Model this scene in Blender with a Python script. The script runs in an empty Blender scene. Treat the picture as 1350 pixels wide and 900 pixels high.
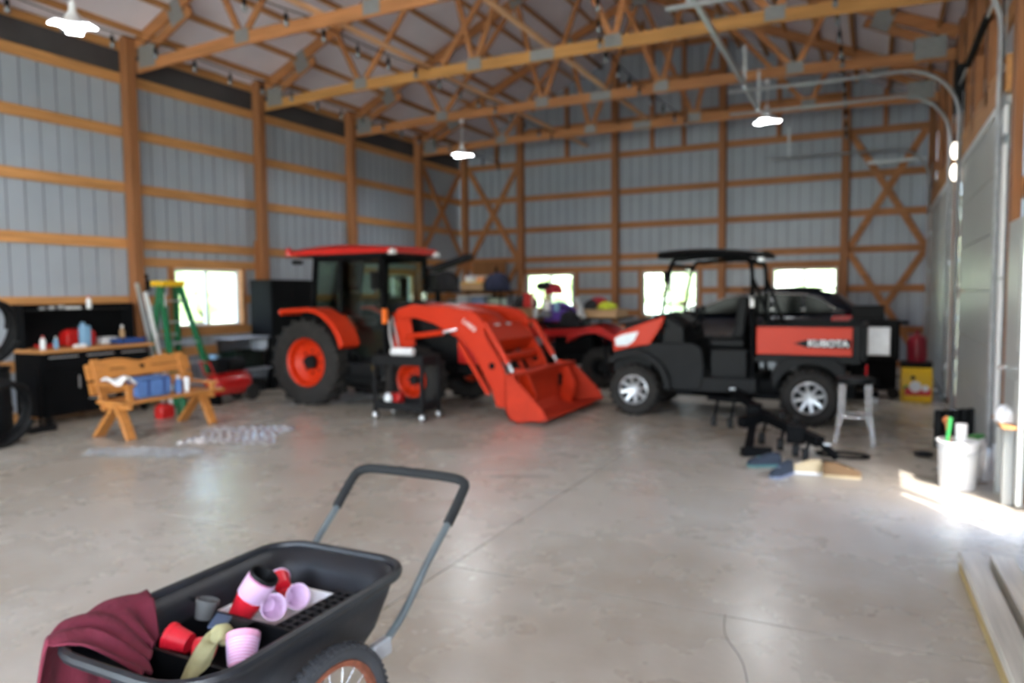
import bpy, bmesh, math, random
from mathutils import Vector, Matrix
random.seed(7)
PI = math.pi
sc = bpy.context.scene
COL = sc.collection

# ------------------------------------------------------------------ camera
F, YAW, PITCH, ROLL, H = 964.57, 0.46177, 0.06545, -0.01003, 1.55
_cy, _sy = math.cos(YAW), math.sin(YAW)
FW = Vector((-_sy*math.cos(PITCH), _cy*math.cos(PITCH), -math.sin(PITCH)))
_R0 = Vector((_cy, _sy, 0)); _U0 = _R0.cross(FW)
RT = _R0*math.cos(ROLL) + _U0*math.sin(ROLL)
UP = -_R0*math.sin(ROLL) + _U0*math.cos(ROLL)
CO = Vector((0, 0, H))
cd = bpy.data.cameras.new('camera'); cam = bpy.data.objects.new('camera', cd); COL.objects.link(cam)
cd.sensor_width = 36; cd.lens = F/1350*36; cd.clip_end = 2000
M3 = Matrix((RT, UP, -FW)).transposed()
cam.matrix_world = Matrix.Translation(CO) @ M3.to_4x4()
cd.dof.use_dof = True; cd.dof.focus_distance = 1.0; cd.dof.aperture_fstop = 3.3
sc.camera = cam

def P(px, py, X=None, Y=None, Z=None):
    """point of the place seen at a photograph pixel, on a plane X=, Y= or Z="""
    d = FW*F + RT*(px-675) + UP*(450-py)
    if X is not None: t = X/d.x
    elif Y is not None: t = Y/d.y
    else: t = (Z-H)/d.z
    return CO + d*t

# ------------------------------------------------------------------ world, sun, exposure
w = bpy.data.worlds.new('sky'); sc.world = w; w.use_nodes = True
nt = w.node_tree; bg = nt.nodes['Background']
sky = nt.nodes.new('ShaderNodeTexSky'); sky.sky_type = 'NISHITA'; sky.sun_disc = False
SUN_DIR = Vector((0.42, -0.58, 0)).normalized()*math.cos(math.radians(56.5)) + Vector((0, 0, math.sin(math.radians(56.5))))
sky.sun_elevation = math.radians(56.5); sky.sun_rotation = math.atan2(SUN_DIR.x, SUN_DIR.y)
sky.dust_density = 2.0
nt.links.new(sky.outputs[0], bg.inputs[0]); bg.inputs[1].default_value = 5.0
sl = bpy.data.lights.new('sun', 'SUN'); so = bpy.data.objects.new('sun', sl); COL.objects.link(so)
sl.energy = 20; sl.angle = 0.009; sl.color = (1, .95, .88)
so.rotation_euler = SUN_DIR.to_track_quat('Z', 'Y').to_euler()
sc.view_settings.view_transform = 'Standard'; sc.view_settings.look = 'None'
sc.view_settings.gamma = 1; sc.view_settings.use_curve_mapping = False
sc.view_settings.exposure = -0.70

def daylight(name, loc, rot, sx, sy, power, col=(.86, .93, 1)):
    l = bpy.data.lights.new(name, 'AREA'); l.shape = 'RECTANGLE'; l.size = sx; l.size_y = sy; l.energy = power; l.color = col
    o = bpy.data.objects.new(name, l); COL.objects.link(o); o.location = loc; o.rotation_euler = rot
    return o
# daylight coming in at the open overhead doors and the windows of the hall
daylight('daylight_front_door', (-4.3, -4.75, 1.6), (PI/2, 0, 0), 6.0, 3.0, 500)
daylight('daylight_side_door', (1.0, -2.6, 1.6), (0, PI/2, 0), 3.0, 3.6, 330)

# ------------------------------------------------------------------ materials
def lin(c):
    return tuple(((v/255)/12.92 if v/255 <= .04045 else ((v/255+.055)/1.055)**2.4) for v in c)
MATS = {}
def mat(name, rgb, rough=.6, metal=0, var=.12, scale=6, bump=0, spec=.5, stretch=(1, 1, 1), rand=0, emit=0, coat=0):
    m = bpy.data.materials.new(name); m.use_nodes = True; t = m.node_tree; b = t.nodes['Principled BSDF']
    c = lin(rgb); b.inputs['Roughness'].default_value = rough; b.inputs['Metallic'].default_value = metal
    b.inputs['Specular IOR Level'].default_value = spec; b.inputs['Coat Weight'].default_value = coat
    tc = t.nodes.new('ShaderNodeTexCoord'); mp = t.nodes.new('ShaderNodeMapping'); mp.inputs['Scale'].default_value = stretch
    nz = t.nodes.new('ShaderNodeTexNoise'); nz.inputs['Scale'].default_value = scale; nz.inputs['Detail'].default_value = 5
    cr = t.nodes.new('ShaderNodeValToRGB')
    cr.color_ramp.elements[0].position = .3; cr.color_ramp.elements[1].position = .7
    cr.color_ramp.elements[0].color = (*[v*(1-var) for v in c], 1); cr.color_ramp.elements[1].color = (*[min(1, v*(1+var)) for v in c], 1)
    t.links.new(tc.outputs['Object'], mp.inputs[0]); t.links.new(mp.outputs[0], nz.inputs['Vector']); t.links.new(nz.outputs['Fac'], cr.inputs[0])
    out = cr.outputs[0]
    if rand:
        oi = t.nodes.new('ShaderNodeObjectInfo'); mr = t.nodes.new('ShaderNodeMapRange')
        mr.inputs[3].default_value = 1-rand; mr.inputs[4].default_value = 1+rand
        hs = t.nodes.new('ShaderNodeHueSaturation')
        t.links.new(oi.outputs['Random'], mr.inputs[0]); t.links.new(mr.outputs[0], hs.inputs['Value']); t.links.new(out, hs.inputs['Color']); out = hs.outputs[0]
    t.links.new(out, b.inputs['Base Color'])
    if bump:
        bn = t.nodes.new('ShaderNodeBump'); bn.inputs['Strength'].default_value = bump; bn.inputs['Distance'].default_value = .02
        t.links.new(nz.outputs['Fac'], bn.inputs['Height']); t.links.new(bn.outputs[0], b.inputs['Normal'])
    if emit:
        b.inputs['Emission Color'].default_value = (*c, 1); b.inputs['Emission Strength'].default_value = emit
    MATS[name] = m; return m
def glassmat(name, tint, rough=.02, fac=.5, ior=1.45):
    m = bpy.data.materials.new(name); m.use_nodes = True; t = m.node_tree
    for n in list(t.nodes): t.nodes.remove(n)
    o = t.nodes.new('ShaderNodeOutputMaterial'); mx = t.nodes.new('ShaderNodeMixShader')
    tr = t.nodes.new('ShaderNodeBsdfTransparent'); gl = t.nodes.new('ShaderNodeBsdfGlossy'); fr = t.nodes.new('ShaderNodeFresnel')
    tr.inputs[0].default_value = (*tint, 1); gl.inputs['Roughness'].default_value = rough; fr.inputs[0].default_value = ior
    t.links.new(fr.outputs[0], mx.inputs[0]); t.links.new(tr.outputs[0], mx.inputs[1]); t.links.new(gl.outputs[0], mx.inputs[2]); t.links.new(mx.outputs[0], o.inputs[0])
    MATS[name] = m; return m
def woodmat(name, rgb, axis, rough=.62):
    s = [7, 7, 7]; s[axis] = .45
    m = mat(name, rgb, rough, var=.22, scale=3.5, stretch=s, rand=.13, bump=.12, spec=.35)
    return m
W = [woodmat('pine_lumber_x', (168, 112, 70), 0), woodmat('pine_lumber_y', (184, 130, 80), 1), woodmat('pine_lumber_z', (152, 100, 64), 2)]
YEL = woodmat('yellow_pine_chord', (192, 138, 78), 0)
PALE = woodmat('pale_brace_lumber', (214, 168, 128), 1)
PLY = mat('plywood', (150, 102, 62), .7, var=.15, scale=4, stretch=(1, 1, .3))
BENCHW = mat('stained_bench_wood', (178, 116, 56), .5, var=.2, scale=4, stretch=(8, 1, 8), rand=.08)
STEEL = mat('siding_steel', (154, 160, 171), .40, metal=0, var=.05, scale=1.5, spec=.6, rand=.03)
STEELR = mat('siding_steel_rib', (118, 121, 127), .5, var=.05)
INSUL = mat('white_roof_insulation', (226, 218, 226), .4, var=.06, scale=1.6, bump=.35, spec=.5)
EAVE = mat('dark_eave_band', (62, 58, 60), .8, var=.2, scale=2)  # dark strip on the wall tops, between siding and roof
GALV = mat('galvanized_steel', (186, 190, 194), .36, metal=.55, var=.12, scale=14)
PLATE = mat('truss_plate_steel', (138, 138, 138), .55, metal=.4, var=.12, scale=30, bump=.3)
DOORP = mat('overhead_door_panel', (172, 174, 172), .38, var=.04, scale=2, spec=.5)
WHITE = mat('white_vinyl', (225, 226, 228), .4, var=.03)
BLACKP = mat('black_plastic', (15, 16, 18), .55, var=.25, scale=9, spec=.2)
BLACKM = mat('black_powder_coat', (14, 15, 17), .7, var=.15, spec=.08)
DKGREY = mat('dark_grey_plastic', (20, 21, 23), .6, var=.2, spec=.2)
RUB = mat('tyre_rubber', (36, 34, 33), .8, var=.25, scale=8, bump=.2, spec=.3)
ORANGE = mat('tractor_orange_paint', (190, 44, 8), .45, var=.05, scale=3, spec=.3)
ORANGE_D = mat('worn_orange_paint', (178, 46, 20), .6, spec=.25, var=.14, scale=5)
REDP = mat('red_paint', (176, 26, 24), .35, var=.08, coat=.2)
ROOFRED = mat('cab_roof_red', (196, 32, 24), .45, var=.05)
NAVY = mat('dark_car_paint', (16, 20, 30), .18, var=.03, coat=.6)
CHROME = mat('chrome', (235, 238, 242), .2, metal=.8, var=.02)
ALLOY = mat('silver_alloy', (190, 192, 196), .3, metal=.7, var=.05)
LAMPW = mat('white_lamp_housing', (225, 225, 228), .4, var=.02)
LED = mat('led_light_surface', (250, 252, 255), .4, var=0, emit=26)
BULB = mat('clear_bulb_glass', (120, 124, 128), .15, var=.05, spec=.8)
TAIL = mat('red_tail_lamp', (190, 16, 22), .2, var=.05, coat=.5)
AMBER = mat('amber_lens', (235, 110, 25), .3, var=.03)
HEADL = mat('headlamp_lens', (205, 212, 218), .15, var=.1)
YELLOW = mat('yellow_plastic', (226, 180, 26), .45, var=.05)
GREEN = mat('green_fibreglass', (22, 98, 62), .45, var=.08)
BLUE = mat('blue_fabric', (78, 112, 168), .8, var=.14, scale=14)
LBLUE = mat('light_blue_plastic', (118, 158, 190), .5, var=.05)
CARTON = mat('cardboard', (176, 142, 106), .85, var=.1)
CONC = None
GLASS = glassmat('window_glass', (.97, .99, .98))
CABG = glassmat('tinted_cab_glass', (.72, .80, .74), ior=1.3)
DKG = glassmat('dark_car_glass', (.25, .32, .30), ior=1.5)
FILM = glassmat('clear_plastic_film', (.97, .98, 1), .2, ior=1.6)
_t = FILM.node_tree; _o = [n for n in _t.nodes if n.type == 'OUTPUT_MATERIAL'][0]; _m = _o.inputs[0].links[0].from_node
_d = _t.nodes.new('ShaderNodeBsdfDiffuse'); _d.inputs[0].default_value = (.85, .88, .93, 1); _x = _t.nodes.new('ShaderNodeMixShader'); _x.inputs[0].default_value = .2
_t.links.new(_m.outputs[0], _x.inputs[1]); _t.links.new(_d.outputs[0], _x.inputs[2]); _t.links.new(_x.outputs[0], _o.inputs[0])
TOTE = glassmat('frosted_tote_plastic', (.62, .66, .72), .3, ior=1.5)

# ------------------------------------------------------------------ mesh helpers
class M:
    def __init__(s, *mats): s.v = []; s.f = []; s.mi = []; s.cur = 0
    def add(s, vs, fs):
        n = len(s.v); s.v += [tuple(v) for v in vs]
        for f in fs: s.f.append([n+i for i in f]); s.mi.append(s.cur)
        return s
    def m(s, i): s.cur = i; return s
    def box(s, x0, x1, y0, y1, z0, z1):
        return s.add([(x, y, z) for x in (x0, x1) for y in (y0, y1) for z in (z0, z1)],
                     [(0, 1, 3, 2), (4, 6, 7, 5), (0, 4, 5, 1), (2, 3, 7, 6), (0, 2, 6, 4), (1, 5, 7, 3)])
    def cbox(s, c, sx, sy, sz, rot=None):
        vs = [Vector((x*sx/2, y*sy/2, z*sz/2)) for x in (-1, 1) for y in (-1, 1) for z in (-1, 1)]
        if rot: vs = [rot @ v for v in vs]
        return s.add([v+Vector(c) for v in vs], [(0, 1, 3, 2), (4, 6, 7, 5), (0, 4, 5, 1), (2, 3, 7, 6), (0, 2, 6, 4), (1, 5, 7, 3)])
    def bar(s, a, b, w, h, up=(0, 0, 1)):
        a = Vector(a); b = Vector(b); d = (b-a).normalized(); u = Vector(up)
        if abs(d.dot(u)) > .98: u = Vector((0, 1, 0))
        r = d.cross(u).normalized(); u = r.cross(d)
        vs = [p + r*i*w/2 + u*j*h/2 for p in (a, b) for i in (-1, 1) for j in (-1, 1)]
        return s.add(vs, [(0, 1, 3, 2), (4, 6, 7, 5), (0, 4, 5, 1), (2, 3, 7, 6), (0, 2, 6, 4), (1, 5, 7, 3)])
    def tube(s, pts, r, n=10, closed=False, cap=True, ry=None):
        pts = [Vector(p) for p in pts]; k = len(pts); rings = []; u = None
        for i, p in enumerate(pts):
            a = pts[i-1] if (i > 0 or closed) else p; b = pts[(i+1) % k] if (i < k-1 or closed) else p
            d = (b-a).normalized()
            if u is None: u = Vector((0, 0, 1)) if abs(d.z) < .9 else Vector((0, 1, 0))
            x = d.cross(u).normalized(); u = x.cross(d).normalized()
            rr = r[i] if isinstance(r, (list, tuple)) else r; r2 = ry if ry else rr
            rings.append([p + x*math.cos(2*PI*j/n)*rr + u*math.sin(2*PI*j/n)*r2 for j in range(n)])
        vs = [v for g in rings for v in g]; fs = []
        for i in range(k if closed else k-1):
            i2 = (i+1) % k
            for j in range(n): fs.append((i*n+j, i2*n+j, i2*n+(j+1) % n, i*n+(j+1) % n))
        if cap and not closed: fs += [tuple(range(n))[::-1], tuple((k-1)*n+j for j in range(n))]
        return s.add(vs, fs)
    def lathe(s, prof, c, axis='Z', n=24, a0=0, a1=2*PI):
        c = Vector(c); full = abs(a1-a0-2*PI) < 1e-6; nn = n if full else n+1; vs = []
        for (r, t) in prof:
            for j in range(nn):
                a = a0+(a1-a0)*j/n; x, y = r*math.cos(a), r*math.sin(a)
                vs.append(c + Vector({'Z': (x, y, t), 'Y': (x, t, y), 'X': (t, x, y)}[axis]))
        fs = []
        for i in range(len(prof)-1):
            for j in range(n): fs.append((i*nn+j, i*nn+(j+1) % nn, (i+1)*nn+(j+1) % nn, (i+1)*nn+j))
        return s.add(vs, fs)
    def prism(s, poly, a, b, plane='XZ'):
        """poly extruded from a to b on the third axis"""
        def q(p, t): return {'XZ': (p[0], t, p[1]), 'YZ': (t, p[0], p[1]), 'XY': (p[0], p[1], t)}[plane]
        n = len(poly); vs = [q(p, a) for p in poly]+[q(p, b) for p in poly]
        fs = [tuple(range(n)), tuple(range(2*n-1, n-1, -1))]+[(i, n+i, n+(i+1) % n, (i+1) % n) for i in range(n)]
        return s.add(vs, fs)
    def sphere(s, c, r, n=12, sz=1, sx=1, sy=1):
        k = n//2
        prof = [(r*math.sin(PI*i/k)+1e-5, -r*math.cos(PI*i/k)*sz) for i in range(k+1)]
        m0 = len(s.v); s.lathe(prof, (0, 0, 0), 'Z', n)
        for i in range(m0, len(s.v)): v = s.v[i]; s.v[i] = (v[0]*sx+c[0], v[1]*sy+c[1], v[2]+c[2])
        return s
    def loft(s, secs, closed=True, cap=True):
        n = len(secs[0]); vs = [p for g in secs for p in g]; fs = []
        for i in range(len(secs)-1):
            for j in range(n if closed else n-1): fs.append((i*n+j, i*n+(j+1) % n, (i+1)*n+(j+1) % n, (i+1)*n+j))
        if cap: fs += [tuple(range(n))[::-1], tuple((len(secs)-1)*n+j for j in range(n))]
        return s.add(vs, fs)
    def grid(s, nx, ny, fn, cut=None):
        vs = [fn(i/nx, j/ny) for j in range(ny+1) for i in range(nx+1)]; fs = []
        for j in range(ny):
            for i in range(nx):
                if cut and cut((i+.5)/nx, (j+.5)/ny): continue
                a = j*(nx+1)+i; fs.append((a, a+1, a+nx+2, a+nx+1))
        return s.add(vs, fs)

def mesh(name, mb, mats, smooth=30):
    me = bpy.data.meshes.new(name); me.from_pydata(mb.v, [], mb.f); 
    if not isinstance(mats, (list, tuple)): mats = [mats]
    for m in mats: me.materials.append(m)
    me.polygons.foreach_set('material_index', mb.mi)
    bm = bmesh.new(); bm.from_mesh(me); bmesh.ops.recalc_face_normals(bm, faces=bm.faces); bm.to_mesh(me); bm.free()
    if smooth:
        me.polygons.foreach_set('use_smooth', [True]*len(me.polygons)); me.set_sharp_from_angle(angle=math.radians(smooth))
    me.update(); return me
def rootpos(p):
    v = Vector((0, 0, 0))
    while p: v = v+p.location; p = p.parent
    return v
def obj(name, mb, mats, parent=None, world=False, bev=0, smooth=30, thick=0, label=None, stuff=False, loc=None, rot=None):
    """one mesh object; world=True: coordinates are the place's, re-based onto the parent"""
    if isinstance(mb, M):
        if world and parent:
            o = rootpos(parent); mb.v = [(v[0]-o.x, v[1]-o.y, v[2]-o.z) for v in mb.v]
        me = mesh(name, mb, mats, smooth)
    else: me = mb
    o = bpy.data.objects.new(name, me); COL.objects.link(o)
    if parent: o.parent = parent
    if loc is not None: o.location = loc
    if rot is not None: o.rotation_euler = rot
    if thick: md = o.modifiers.new('thickness', 'SOLIDIFY'); md.thickness = thick; md.offset = 0
    if bev: md = o.modifiers.new('bevel', 'BEVEL'); md.width = bev; md.segments = 2; md.limit_method = 'ANGLE'; md.angle_limit = .6
    if label: o['label'] = label
    if stuff: o['kind'] = 'stuff'
    return o
def tag(o, label, cat, group=None):
    o['label'] = label; o['category'] = cat
    if group: o['group'] = group
    return o
def thing(name, label, cat, loc=(0, 0, 0), rz=0, group=None):
    o = bpy.data.objects.new(name, None); COL.objects.link(o); o.location = loc; o.rotation_euler = (0, 0, rz); o.empty_display_size = .1
    return tag(o, label, cat, group)
def one(name, mb, mats, loc, label, cat, group=None, rot=(0, 0, 0), world=False, **k):
    """a thing that is one mesh; world=True re-bases world coordinates onto loc"""
    if world: mb.v = [(v[0]-loc[0], v[1]-loc[1], v[2]-loc[2]) for v in mb.v]
    o = obj(name, mb, mats, None, loc=loc, rot=rot, **k); return tag(o, label, cat, group)
def struct(name, mb=None, mats=None, label=None, **k):
    if mb is None: o = bpy.data.objects.new(name, None); COL.objects.link(o)
    else: o = obj(name, mb, mats, **k)
    o['kind'] = 'structure'
    if label: o['label'] = label
    return o
def dup(root, loc, rz=None, label=None, group=None):
    r = root.copy(); COL.objects.link(r); r.location = loc
    if rz is not None: r.rotation_euler = (0, 0, rz)
    if label: r['label'] = label
    if group: r['group'] = group
    for ch in [c for c in root.children]:
        c = ch.copy(); COL.objects.link(c); c.parent = r
        for g in ch.children:
            d = g.copy(); COL.objects.link(d); d.parent = c
    return r
def arc(cx, cy, r, a0, a1, n):
    return [(cx+r*math.cos(math.radians(a0+(a1-a0)*i/n)), cy+r*math.sin(math.radians(a0+(a1-a0)*i/n))) for i in range(n+1)]
def smoothpath(pts, k=6):
    pts = [Vector(p) for p in pts]; out = []
    for i in range(len(pts)-1):
        p0 = pts[max(i-1, 0)]; p1 = pts[i]; p2 = pts[i+1]; p3 = pts[min(i+2, len(pts)-1)]
        for j in range(k):
            t = j/k; out.append(.5*((2*p1)+(p2-p0)*t+(2*p0-5*p1+4*p2-p3)*t*t+(3*p1-p0-3*p2+p3)*t**3))
    out.append(pts[-1]); return out
def text_mesh(name, body, size, mats, parent, loc, rot, depth=.002, world=True, sx=1, bold=.0):
    c = bpy.data.curves.new(name, 'FONT'); c.body = body; c.size = size; c.extrude = depth; c.align_x = 'CENTER'; c.align_y = 'CENTER'; c.offset = bold
    t = bpy.data.objects.new('tmp', c); COL.objects.link(t); bpy.context.view_layer.update()
    me = bpy.data.meshes.new_from_object(t); me.name = name; bpy.data.objects.remove(t)
    me.materials.append(mats)
    o = bpy.data.objects.new(name, me); COL.objects.link(o); o.parent = parent
    o.location = Vector(loc)-(rootpos(parent) if world else Vector()); o.rotation_euler = rot; o.scale = (sx, 1, 1)
    return o

# ================================================================== THE HALL
XL, XR, YB, YF = -9.6, .97, 16.57, -5.0
XC, SL, EZ = -4.3, .45, 5.17
def roofz(x): return EZ + SL*((x-XL) if x < XC else (2*XC-XL-x))

# ---- floor: sawn concrete slabs
def concrete():
    m = bpy.data.materials.new('polished_concrete'); m.use_nodes = True; t = m.node_tree; b = t.nodes['Principled BSDF']
    tc = t.nodes.new('ShaderNodeTexCoord')
    def noise(s, d=6, rough=.6):
        n = t.nodes.new('ShaderNodeTexNoise'); n.inputs['Scale'].default_value = s; n.inputs['Detail'].default_value = d; n.inputs['Roughness'].default_value = rough
        t.links.new(tc.outputs['Object'], n.inputs['Vector']); return n
    n1 = noise(.55); n2 = noise(4.5, 8, .7); n3 = noise(1.3, 5)
    cr = t.nodes.new('ShaderNodeValToRGB'); e = cr.color_ramp.elements
    e[0].position = .3; e[0].color = (*lin((160, 149, 134)), 1); e[1].position = .7; e[1].color = (*lin((184, 179, 170)), 1)
    t.links.new(n1.outputs['Fac'], cr.inputs[0])
    mx = t.nodes.new('ShaderNodeMix'); mx.data_type = 'RGBA'; mx.blend_type = 'MULTIPLY'; mx.inputs[0].default_value = .35
    c2 = t.nodes.new('ShaderNodeValToRGB'); c2.color_ramp.elements[0].position = .35; c2.color_ramp.elements[1].position = .62
    c2.color_ramp.elements[0].color = (.72, .68, .64, 1); c2.color_ramp.elements[1].color = (1, 1, 1, 1)
    t.links.new(n2.outputs['Fac'], c2.inputs[0]); t.links.new(cr.outputs[0], mx.inputs[6]); t.links.new(c2.outputs[0], mx.inputs[7])
    t.links.new(mx.outputs[2], b.inputs['Base Color'])
    mr = t.nodes.new('ShaderNodeMapRange'); mr.inputs[3].default_value = .19; mr.inputs[4].default_value = .36
    t.links.new(n3.outputs['Fac'], mr.inputs[0]); t.links.new(mr.outputs[0], b.inputs['Roughness'])
    bn = t.nodes.new('ShaderNodeBump'); bn.inputs['Strength'].default_value = .07; bn.inputs['Distance'].default_value = .01
    t.links.new(n2.outputs['Fac'], bn.inputs['Height']); t.links.new(bn.outputs[0], b.inputs['Normal'])
    b.inputs['Specular IOR Level'].default_value = .5
    return m
CONC = concrete()
fl = struct('floor', M().box(XL-.1, XR+.1, YF-.1, YB+.1, -.16, -.02), DKGREY, 'smooth grey tan concrete floor cut into large slabs', world=True)
xs = [XL-.08, -5.8, -2.15, XR+.08]; ys = [YF-.08, -.15, 3.5, 7.15, 10.8, 14.45, YB+.08]; g = .004
for i in range(3):
    for j in range(6):
        obj('concrete_slab', M().box(xs[i]+g, xs[i+1]-g, ys[j]+g, ys[j+1]-g, -.1, 0), CONC, fl)

crk = M().tube(smoothpath([(-.62, 3.52, .0), (-.58, 3.3, .0), (-.46, 3.05, .0), (-.36, 2.6, .0)], 6), .0018, 4)
obj('floor_crack', crk, DKGREY, fl)
crk = M().tube(smoothpath([(-2.9, 5.4, .0), (-2.6, 5.55, .0), (-2.45, 5.6, .0)], 6), .0025, 4)
obj('floor_crack', crk, DKGREY, fl)

# ---- corrugated siding sheets in four flute columns each
RIB = .2286
def sheet(mb, mapf, u0, u1, zf0, zf1):
    """mapf(u, depth, z) -> point; one flute column from u0"""
    w = u1-u0; pr = [(0, 0), (.465*w, 0), (.48*w, .014), (.52*w, .014), (.535*w, 0), (w, 0)]
    n = len(mb.v)
    for (a, d) in pr:
        z0, z1 = zf0(u0+a), zf1(u0+a); mb.v.append(mapf(u0+a, d, z0)); mb.v.append(mapf(u0+a, d, z1))
    for i in range(5):
        mb.f.append([n+2*i, n+2*i+2, n+2*i+3, n+2*i+1]); mb.mi.append(1 if i in (1, 2, 3) else 0)
def siding(parent, mapf, U0, U1, zt, holes):
    u = U0; k = 0
    while u < U1-.02:
        mb = M(); top = min(U1, u+4*RIB); v = u
        while v < top-.02:
            v1 = min(v+RIB, U1); mid = (v+v1)/2; cuts = sorted([(h[2], h[3]) for h in holes if h[0]-.0 < mid < h[1]+.0])
            zs = [0.02]+[z for c in cuts for z in c]
            for q in range(0, len(zs), 2):
                z0 = zs[q]; z1 = zs[q+1] if q+1 < len(zs) else None
                if z1 is not None and z1-z0 < .03: continue
                sheet(mb, mapf, v, v1, (lambda x, z0=z0: z0), (lambda x, z1=z1: z1) if z1 is not None else zt)
            v = v1
        if mb.v: obj('siding_sheet', mb, [STEEL, STEELR], parent, smooth=0)
        u = top; k += 1

# ---- left wall
wl = struct('wall_left', label='left wall of grey ribbed steel sheets behind wooden girts and posts')
LW = [(7.74, 9.08, 1.06, 2.0), (12.86, 14.2, 1.06, 2.0)]
siding(wl, lambda u, d, z: (XL-.04-d, u, z), YF, YB, lambda u: 4.62, LW)
obj('eave_band', M().box(XL-.1, XL-.045, YF, YB, 4.60, 5.16), EAVE, wl)
obj('eave_strut', M().box(XL-.04, XL, YF, YB, 5.02, 5.13), W[1], wl)
obj('skirt_board', M().box(XL-.05, XL-.01, YF, YB, 0, .12), W[1], wl)
PY = [7.056+2.44*i for i in range(-4, 4)]
GZ = [.70, 1.50, 2.32, 3.11, 3.885, 4.63]
ends = [YF]+PY+[YB]
def xbrace(parent, pts, w_=.04, h_=.13, nrm=(1, 0, 0)):
    off = Vector(nrm)*.0
    for k, (a, b) in enumerate(pts):
        obj('cross_brace', M().bar(Vector(a)+Vector(nrm)*.041*k, Vector(b)+Vector(nrm)*.041*k, h_, w_, up=nrm), W[0], parent)
for i in range(len(ends)-1):
    a, b = ends[i]+.07, ends[i+1]-.07
    if i == 0: a = YF
    if i == len(ends)-2: b = YB-.05
    for z in GZ:
        hs = [h for h in LW if a < h[0] < b]
        if hs and z == 1.50:   # a window bay
            for p, q in ((a, hs[0][0]-.08), (hs[0][1]+.08, b)):
                if q-p > .04: obj('girt', M().box(XL-.04, XL, p, q, z-.07, z+.07), W[1], wl)
            continue
        obj('girt', M().box(XL-.04, XL, a, b, z-.07, z+.07), W[1], wl)
for a, b, c in ((PY[4], PY[5], 7.5), (PY[6], PY[7], 12.7)):
    obj('window_header', M().box(XL-.038, XL+.002, a+.07, b-.07, 2.0, 2.13), W[1], wl)
    obj('window_sill_rail', M().box(XL-.038, XL+.004, c, b-.07, .93, 1.06), W[1], wl)
for y in (7.70, 9.12, 12.82, 14.24): obj('window_stud', M().box(XL-.1, XL+.003, y-.04, y+.04, 1.06, 2.0), W[2], wl)
for y in PY:
    obj('post', M().box(XL, XL+.15, y-.075, y+.075, 0, 5.2), W[2], wl, bev=.004)
obj('corner_post', M().box(XL, XL+.15, YB-.15, YB, 0, 5.2), W[2], wl, bev=.004)
for z0, z1 in ((2.42, 4.62), (.2, 2.3)):
    xbrace(wl, [((XL+.02, PY[-1]+.1, z0), (XL+.02, YB-.2, z1)), ((XL+.02, PY[-1]+.1, z1), (XL+.02, YB-.2, z0))], nrm=(1, 0, 0))
obj('scab_board', M().box(XL+.0, XL+.05, PY[5]-.125, PY[5]-.078, 0, 2.5), W[2], wl)
obj('scab_board', M().box(XL+.0, XL+.05, PY[4]+.078, PY[4]+.12, 0, 2.65), W[2], wl)
obj('light_switch', M().box(XL+.15, XL+.17, PY[5]-.05, PY[5]+.04, 1.05, 1.19), WHITE, wl, bev=.004)

# ---- back wall with its gable
wb = struct('wall_back', label='back gable wall of grey ribbed steel sheets behind wooden girts, posts and crossed braces')
BW = [(-7.86, -6.53, 1.0, 2.03), (-4.88, -3.57, 1.0, 2.03), (-2.01, -.72, 1.0, 2.03)]
siding(wb, lambda u, d, z: (u, YB+.04+d, z), XL, XR+.05, lambda u: roofz(u)+.05, BW)
obj('skirt_board', M().box(XL, XR, YB+.01, YB+.05, 0, .12), W[0], wb)
PX = [-7.93, -5.49, -3.05, -.61]
bx = [XL]+PX+[XR]
for i in range(5):
    a, b = bx[i]+.075, bx[i+1]-.075
    for z in [.75, 1.07, 1.58, 2.38, 3.11, 3.885, 4.74, 5.5, 6.3, 7.05]:
        if z > 5 and min(roofz(a), roofz(b)) < z+.1 and not (a < XC < b): continue
        if z in (1.07, 1.58):
            hs = [h for h in BW if h[0] > a-.1 and h[1] < b+.15]
            if hs:
                if z == 1.58 or True:
                    for (p, q) in ((a, hs[0][0]-.08), (hs[0][1]+.08, b)):
                        if q-p > .05: obj('girt', M().box(p, q, YB, YB+.04, z-.07, z+.07), W[0], wb)
                continue
            if z == 1.07: continue
        obj('girt', M().box(a, b, YB, YB+.04, z-.07, z+.07), W[0], wb)
for h in BW:
    i = max(k for k in range(5) if bx[k] < h[0]); a, b = bx[i]+.075, bx[i+1]-.075
    obj('window_header', M().box(a, b, YB-.003, YB+.038, 2.04, 2.17), W[0], wb)
    obj('window_sill_rail', M().box(h[0]-.08, h[1]+.08, YB-.004, YB+.038, .87, 1.0), W[0], wb)
    for x in (h[0]-.04, h[1]+.04): obj('window_stud', M().box(x-.04, x+.04, YB-.002, YB+.1, 1.0, 2.04), W[2], wb)
for x in PX: obj('post', M().box(x-.075, x+.075, YB-.15, YB, 0, roofz(x)-.02), W[2], wb, bev=.004)
obj('corner_post', M().box(XR-.12, XR, YB-.15, YB, 0, 5.1), W[2], wb, bev=.004)
for (a, b) in ((XL+.2, PX[0]-.1), (PX[3]+.1, XR-.15)):
    for z0, z1 in ((2.42, 4.68), (.15, 2.3)):
        xbrace(wb, [((a, YB-.03, z0), (b, YB-.03, z1)), ((a, YB-.03, z1), (b, YB-.03, z0))], nrm=(0, -1, 0))
for x in (-6.7, -4.62, -3.9, -1.9, -8.6, .1): obj('gable_stud', M().box(x-.045, x+.045, YB-.1, YB-.01, 4.8, roofz(x)-.05), W[2], wb)
obj('plywood_sheet', M().box(-9.22, -8.3, YB-.19, YB-.17, .5, 2.36), PLY, wb)

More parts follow.
